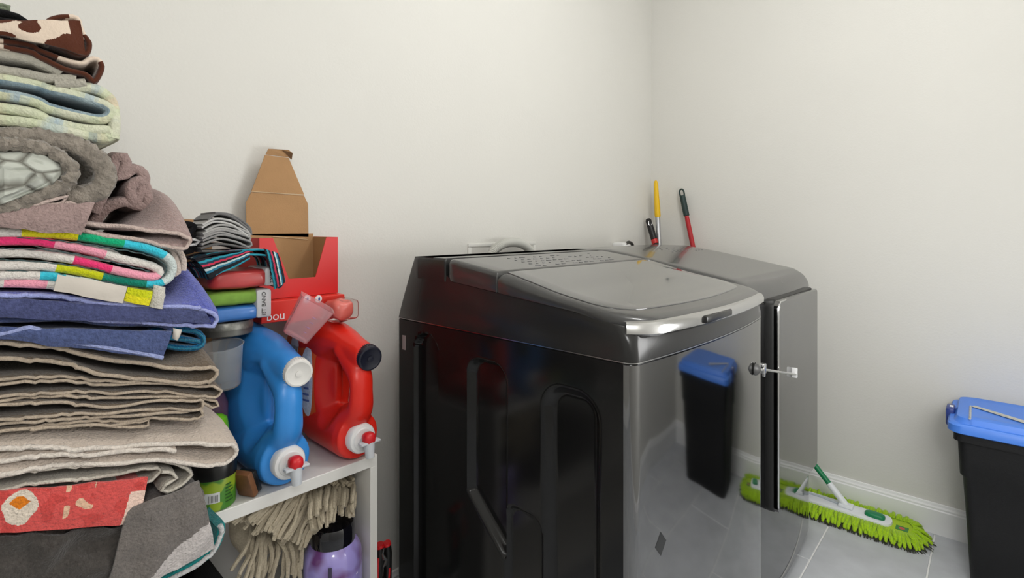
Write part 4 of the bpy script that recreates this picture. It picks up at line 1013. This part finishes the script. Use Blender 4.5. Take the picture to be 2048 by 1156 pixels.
# carton behind
ct_ = thing('carton', (.335, 1.26, S), 'tall open beige carton behind the towel pile, only its rim showing', 'carton')
m_cb = mat('cardboard', rgb(178, 138, 96), .85, bump=(300, .0004), var=(25, .05)); m_cbl = mat('cardboard_edge', rgb(216, 188, 150), .85)
zt_ = at(380, 439, Y=1.305).z
for (a, b, c2, d2) in ((.285, .366, 1.30, 1.304), (.285, .366, 1.215, 1.219), (.285, .289, 1.219, 1.30), (.362, .366, 1.219, 1.30)):
    hh = zt_ if c2 > 1.29 else zt_-.05
    mk('panel', G().box(a, b, c2, d2, S+.004, hh), m_cb, ct_, smooth=False)
mk('bottom_panel', G().box(.285, .366, 1.215, 1.304, S+.0003, S+.004), m_cb, ct_, smooth=False)
# red dispenser box with the raised brown flap
m_rb = mat('red_card', rgb(214, 24, 24), .4); 
XB0, XB1, YB0, YB1, ZB = .447, .632, 1.175, 1.295, .993
zrt = at(678, 474, Y=YB0).z
rbx = thing('open_box', ((XB0+XB1)/2, 1.23, ZB), 'open red carton with a tall raised brown cardboard flap', 'box')
def plate_xz(pts, y0_, y1_): 
    return G().rings([[Vector((a, y0_, b)) for a, b in pts], [Vector((a, y1_, b)) for a, b in pts]])
T = .0022
cutL = [at(a, b, Y=YB0) for a, b in ((545, 474), (577, 556))]; cutR = [at(a, b, Y=YB0) for a, b in ((630, 552), (652, 474))]
zc0 = at(600, 556, Y=YB0).z
fp_ = [(XB0, ZB), (XB1, ZB), (XB1, zrt), (cutR[1].x, zrt), (cutR[0].x, zc0), (cutL[1].x, zc0), (cutL[0].x, zrt), (XB0, zrt)]
mk('front_panel', plate_xz(fp_, YB0-T, YB0), m_rb, rbx, smooth=False, label='red front panel with a cut-out')
inn = [(a+(.001 if a < .5 else -.001), b) for a, b in fp_]
mk('front_liner', plate_xz(fp_, YB0, YB0+.0008), m_cb, rbx, smooth=False)
for xa in (XB0, XB1-T): mk('side_panel', G().box(xa, xa+T, YB0, YB1, ZB, zrt), m_rb, rbx, smooth=False)
for xa in (XB0+T, XB1-2*T): mk('side_liner', G().box(xa, xa+T, YB0+.001, YB1, ZB, zrt-.0005), m_cb, rbx, smooth=False)
mk('bottom_panel', G().box(XB0, XB1, YB0, YB1, ZB, ZB+T), m_cb, rbx, smooth=False)
mk('back_panel', G().box(XB0+.004, XB1-.004, YB1-T, YB1, ZB, zrt+.008), m_cb, rbx, smooth=False)
fy = YB1-T
def fl(pts): return [(at(a, b, Y=fy).x, at(a, b, Y=fy).z) for a, b in pts]
z0_ = zrt+.004
A = fl([(493, 470), (492, 405), (503, 384), (608, 391), (616, 408), (617, 474)])
mk('lid_flap', plate_xz(A[::-1], fy, fy+T), m_cb, rbx, smooth=False, label='brown lid flap')
A = fl([(503, 382), (530, 310), (577, 316), (608, 389)])
mk('tuck_flap', plate_xz(A[::-1], fy-.001, fy+T-.001), m_cb, rbx, smooth=False, label='tapered brown tuck flap')
A = [at(a, b, Y=fy) for a, b in ((531, 309), (535, 298), (575, 300), (584, 306), (583, 319), (577, 315))]
g = G(); g.rings([[p+Vector((0, -.002*k-(.004 if i in (1, 2) else 0), 0)) for i, p in enumerate(A)] for k in (0, 1)]); mk('end_tab', g, m_cb, rbx, smooth=False)
A = [at(564, 300, Y=fy-.007), at(585, 306, Y=fy-.02), at(583, 319, Y=fy-.012)]
g = G(); g.rings([[p for p in A], [p+Vector((0, -.0015, 0)) for p in A]]); mk('folded_corner', g, mat('cardboard_dark', rgb(120, 90, 62), .85), rbx, smooth=False)
for a, b in (((503, 383), (608, 390)), ((545, 473), (616, 479))):
    g = G(); g.tube([at(*a, Y=fy-.0012), at(*b, Y=fy-.0012)], .0009, 5); mk('crease', g, m_cbl, rbx)
# lower red box
bx2 = thing('sheet_box', (.53, 1.22, .943), 'flat red box with white lettering under the open red carton', 'box')
mk('carton_body', G().box(.438, .632, 1.14, 1.29, .946, .992, .0015, 1), mat('red_card_two', rgb(222, 48, 36), .4), bx2, smooth=False)
q = at(549, 633, Y=1.139)
text('lettering', 'bou', .026, (q.x+.003, 1.1392, q.z), (1, 0, 0), (0, 0, 1), mat('letter_white', rgb(240), .5), bx2)
for px in (614, 637):
    q = at(px, 598, Y=1.139); g = G(); g.lathe([(0, .0012), (.0075, .001), (.0085, 0)], (q.x, 1.139, q.z), (0, -1, 0), 24)
    mkk = mk('round_mark', g, MATS['letter_white'], bx2, label='white round mark'); g = G(); g.ell((q.x+.001, 1.1375, q.z), (.0022, .0006, .0045)); mk('mark_dot', g, mat('mark_blue', rgb(60, 90, 160), .4) if px == 614 else MATS['mark_blue'], mkk)
pch = thing('soft_pouch', (.60, 1.1, .943), 'pink and clear soft pouch at the right end above the red jug', 'pouch')
mk('pouch_body', pillow(.565, .618, 1.062, 1.125, .944, .986, p=3.2, seed=6, amp=.006), mat('pink_pouch', rgb(226, 110, 100), .25, coat=.5), pch)
mk('pouch_film', pillow(.560, .628, 1.058, 1.13, .940, .989, p=5, seed=7, amp=.004), mat('clear_film', (1, .95, .94, 1), .15, trans=1, ior=1.05), pch, label='clear film')

# ------------------------------------------------------------------ inside the shelf
m_yarn = mat('cotton_yarn', rgb(190, 178, 156), .95, bump=(600, .0015), var=(250, .18))
mh = thing('string_mop', (.45, 1.12, .31), 'cream cotton string mop head stuffed in the shelf under the jugs', 'mop')
mk('mop_clamp', G().box(.40, .56, 1.14, 1.17, .57, .60, .006), mat('clamp_grey', rgb(90), .5), mh)
mk('mop_core', pillow(.38, .58, 1.10, 1.2, .45, .60, p=2.4, seed=3, amp=.01), m_yarn, mh)
def strand(pts, r=.0042):
    P = [Vector((min(q.x, .604), q.y, min(q.z, S-.031))) for q in spline(pts, .012)]; P = [q+Vector((nz(q.x, q.y, q.z, 40), nz(q.y, q.z, q.x, 40), -abs(nz(q.z, q.x, q.y, 40))))*.004 for q in P]; P = [Vector((q.x, q.y, max(q.z, .523) if q.x > .485 else q.z)) for q in P]; g = G(); g.tube(P, [r*.8]+[r*random.uniform(.9, 1.1) for _ in P[1:-1]]+[r*.9], 6); mk('yarn_strand', g, m_yarn, mh)
random.seed(11)
for k in range(84):
    s = k/83+random.uniform(-.03, .03)
    a = at(560+130*s*.8+random.uniform(-12, 12), 968+random.uniform(-12, 22), Y=random.uniform(1.075, 1.10))
    e = at(455+165*s+random.uniform(-14, 14), 1035+55*s+random.uniform(-12, 14), Y=random.uniform(1.015, 1.05))
    a.z = min(a.z, S-.034); md = a.lerp(e, .45)+Vector((0, -.012, .028)); md.z = min(md.z, S-.032)
    strand([a+Vector((.01, .02, -.005)), a, md, e.lerp(md, .3)+Vector((0, -.004, .004)), e])
for k in range(30):                                        # second layer hanging lower
    s = k/29
    a = at(500+90*s+random.uniform(-10, 10), 1075+random.uniform(-10, 12), Y=random.uniform(1.07, 1.10)); e = at(470+140*s+random.uniform(-14, 14), 1150+random.uniform(-22, 40), Y=random.uniform(1.04, 1.08))
    strand([a+Vector((.01, .03, .02)), a, a.lerp(e, .5)+Vector((0, -.012, .008)), e])
for k in range(60):                                        # right bunch with the cut ends towards the viewer
    s = random.random(); t_ = random.random()
    e = at(615+95*s, 1018+50*t_*(1-.4*s)-18*s, Y=random.uniform(.985, 1.02)); a = at(610+95*s, 962+25*t_, Y=1.09); a.z = min(a.z, S-.036); e.z = min(e.z, S-.03)
    md = a.lerp(e, .5)+Vector((0, -.01, .012)); md.z = min(md.z, S-.032)
    strand([a, md, e.lerp(md, .25)+Vector((0, 0, .003)), e], .0046)
for k in range(26):
    s = random.random(); e = at(650+70*s, 958+40*random.random()*s+random.uniform(-6, 6), Y=1.05); e.z = min(e.z, S-.034); a = e+Vector((-.03, .05, 0))
    strand([a, a.lerp(e, .5)+Vector((.01, 0, .004)), e], .0046)
# purple jar
jx, jy, jz = .552, 1.045, .3085
pj = thing('purple_jar', (jx, jy, jz), 'glossy lilac and purple jar with a black lid inside the shelf', 'jar')
m_pj = mat('lilac_sleeve', rgb(168, 156, 226), .15, coat=.6, spots=(18, .46, .64, rgb(112, 64, 128)))
mk('jar_body', G().lathe([(.055, 0), (.060, .004), (.061, .04), (.061, .13), (.058, .150), (.050, .164), (.044, .170)], (jx, jy, jz), n=56), m_pj, pj)
mk('jar_lid', G().lathe([(.040, .165), (.046, .168), (.047, .175), (.045, .20), (.042, .206), (0, .207)], (jx, jy, jz), n=48), mat('gloss_black', rgb(12, 12, 20), .08, coat=.5), pj, label='glossy black lid')
aa = on_cyl(jx, jy, .0612, 660)
cylpatch('seam_band', jx, jy, .0612, aa-.06, aa+.06, jz+.02, jz+.145, mat('jar_band', rgb(66, 58, 84), .2), pj, off=.0008, lab='dark vertical band')
for k in range(5):
    a2 = on_cyl(jx, jy, .0612, 690+k*6); cylpatch('print_line', jx, jy, .0612, a2-.05, a2+.03, jz+.06+k*.012, jz+.063+k*.012, mat('jar_print', rgb(225, 215, 240), .4) if k == 0 else MATS['jar_print'], pj, off=.0012)
# dark basket added to paint the darkness at the left of the shelf
db = thing('dark_filler', (.2, 1.15, .308), 'added black basket deep in the shelf under the towel pile', 'filler')
g = G(); g.rings([rrect(.0, .34, 1.07, 1.28, .03, .309), rrect(-.01, .355, 1.06, 1.29, .03, .46), rrect(-.005, .35, 1.065, 1.285, .03, .46), rrect(.005, .335, 1.075, 1.275, .03, .32)], True, True); mk('filler_body', g, m_bk, db)

# red and black tool standing between shelf and washer
tl = thing('garden_shears', (.69, 1.12, 0), 'red and black handled hand tool with a silver blade, standing between shelf and washer', 'tool')
def tp(px, py, y_=1.06): return at(px, py, Y=y_)
m_tr = mat('tool_red', rgb(214, 26, 34), .35)
zb = tp(770, 1156).z-.32
g = G(); g.tube([tp(760, 1090), tp(759, 1110), tp(760, 1156), tp(764, 1230)], [.009, .0105, .0105, .009], 12); g.tube([tp(774, 1087), tp(776, 1105), tp(775, 1156), tp(772, 1230)], [.009, .0095, .0095, .008], 12); mk('handle', g, m_rubber, tl)
g = G(); g.tube([tp(759, 1088), tp(760, 1093)], [.0095, .011], 12); g.tube([tp(773, 1085), tp(774, 1089)], [.0095, .0105], 12)
fwd = Vector((-.6, -.8, 0))
g.tube([tp(757, 1112)+fwd*.010, tp(756, 1135)+fwd*.010, tp(755, 1170)+fwd*.010], [.003, .0035, .003], 8); g.tube([tp(779, 1130)+fwd*.009, tp(777, 1170)+fwd*.009], .003, 8)
mk('grip_inlay', g, m_tr, tl, label='red grip ends and inlays')
c_ = [tp(769, 1090)+fwd*.012, tp(766, 1102)+fwd*.012, tp(769, 1110)+fwd*.013, tp(773, 1112)+fwd*.013, tp(771, 1122)+fwd*.012, tp(767, 1128)+fwd*.012, tp(766, 1145)+fwd*.012]
g = G(); g.tube(c_, [.001, .0025, .0045, .0045, .004, .002, .0015], 6); mk('blade', g, m_rod, tl, label='silver blade')
g = G(); b0 = tp(768, 1230); g.tube([b0, Vector((.69, 1.13, .2)), Vector((.69, 1.13, .004))], [.014, .012, .003], 10); mk('lower_blades', g, m_steel, tl)
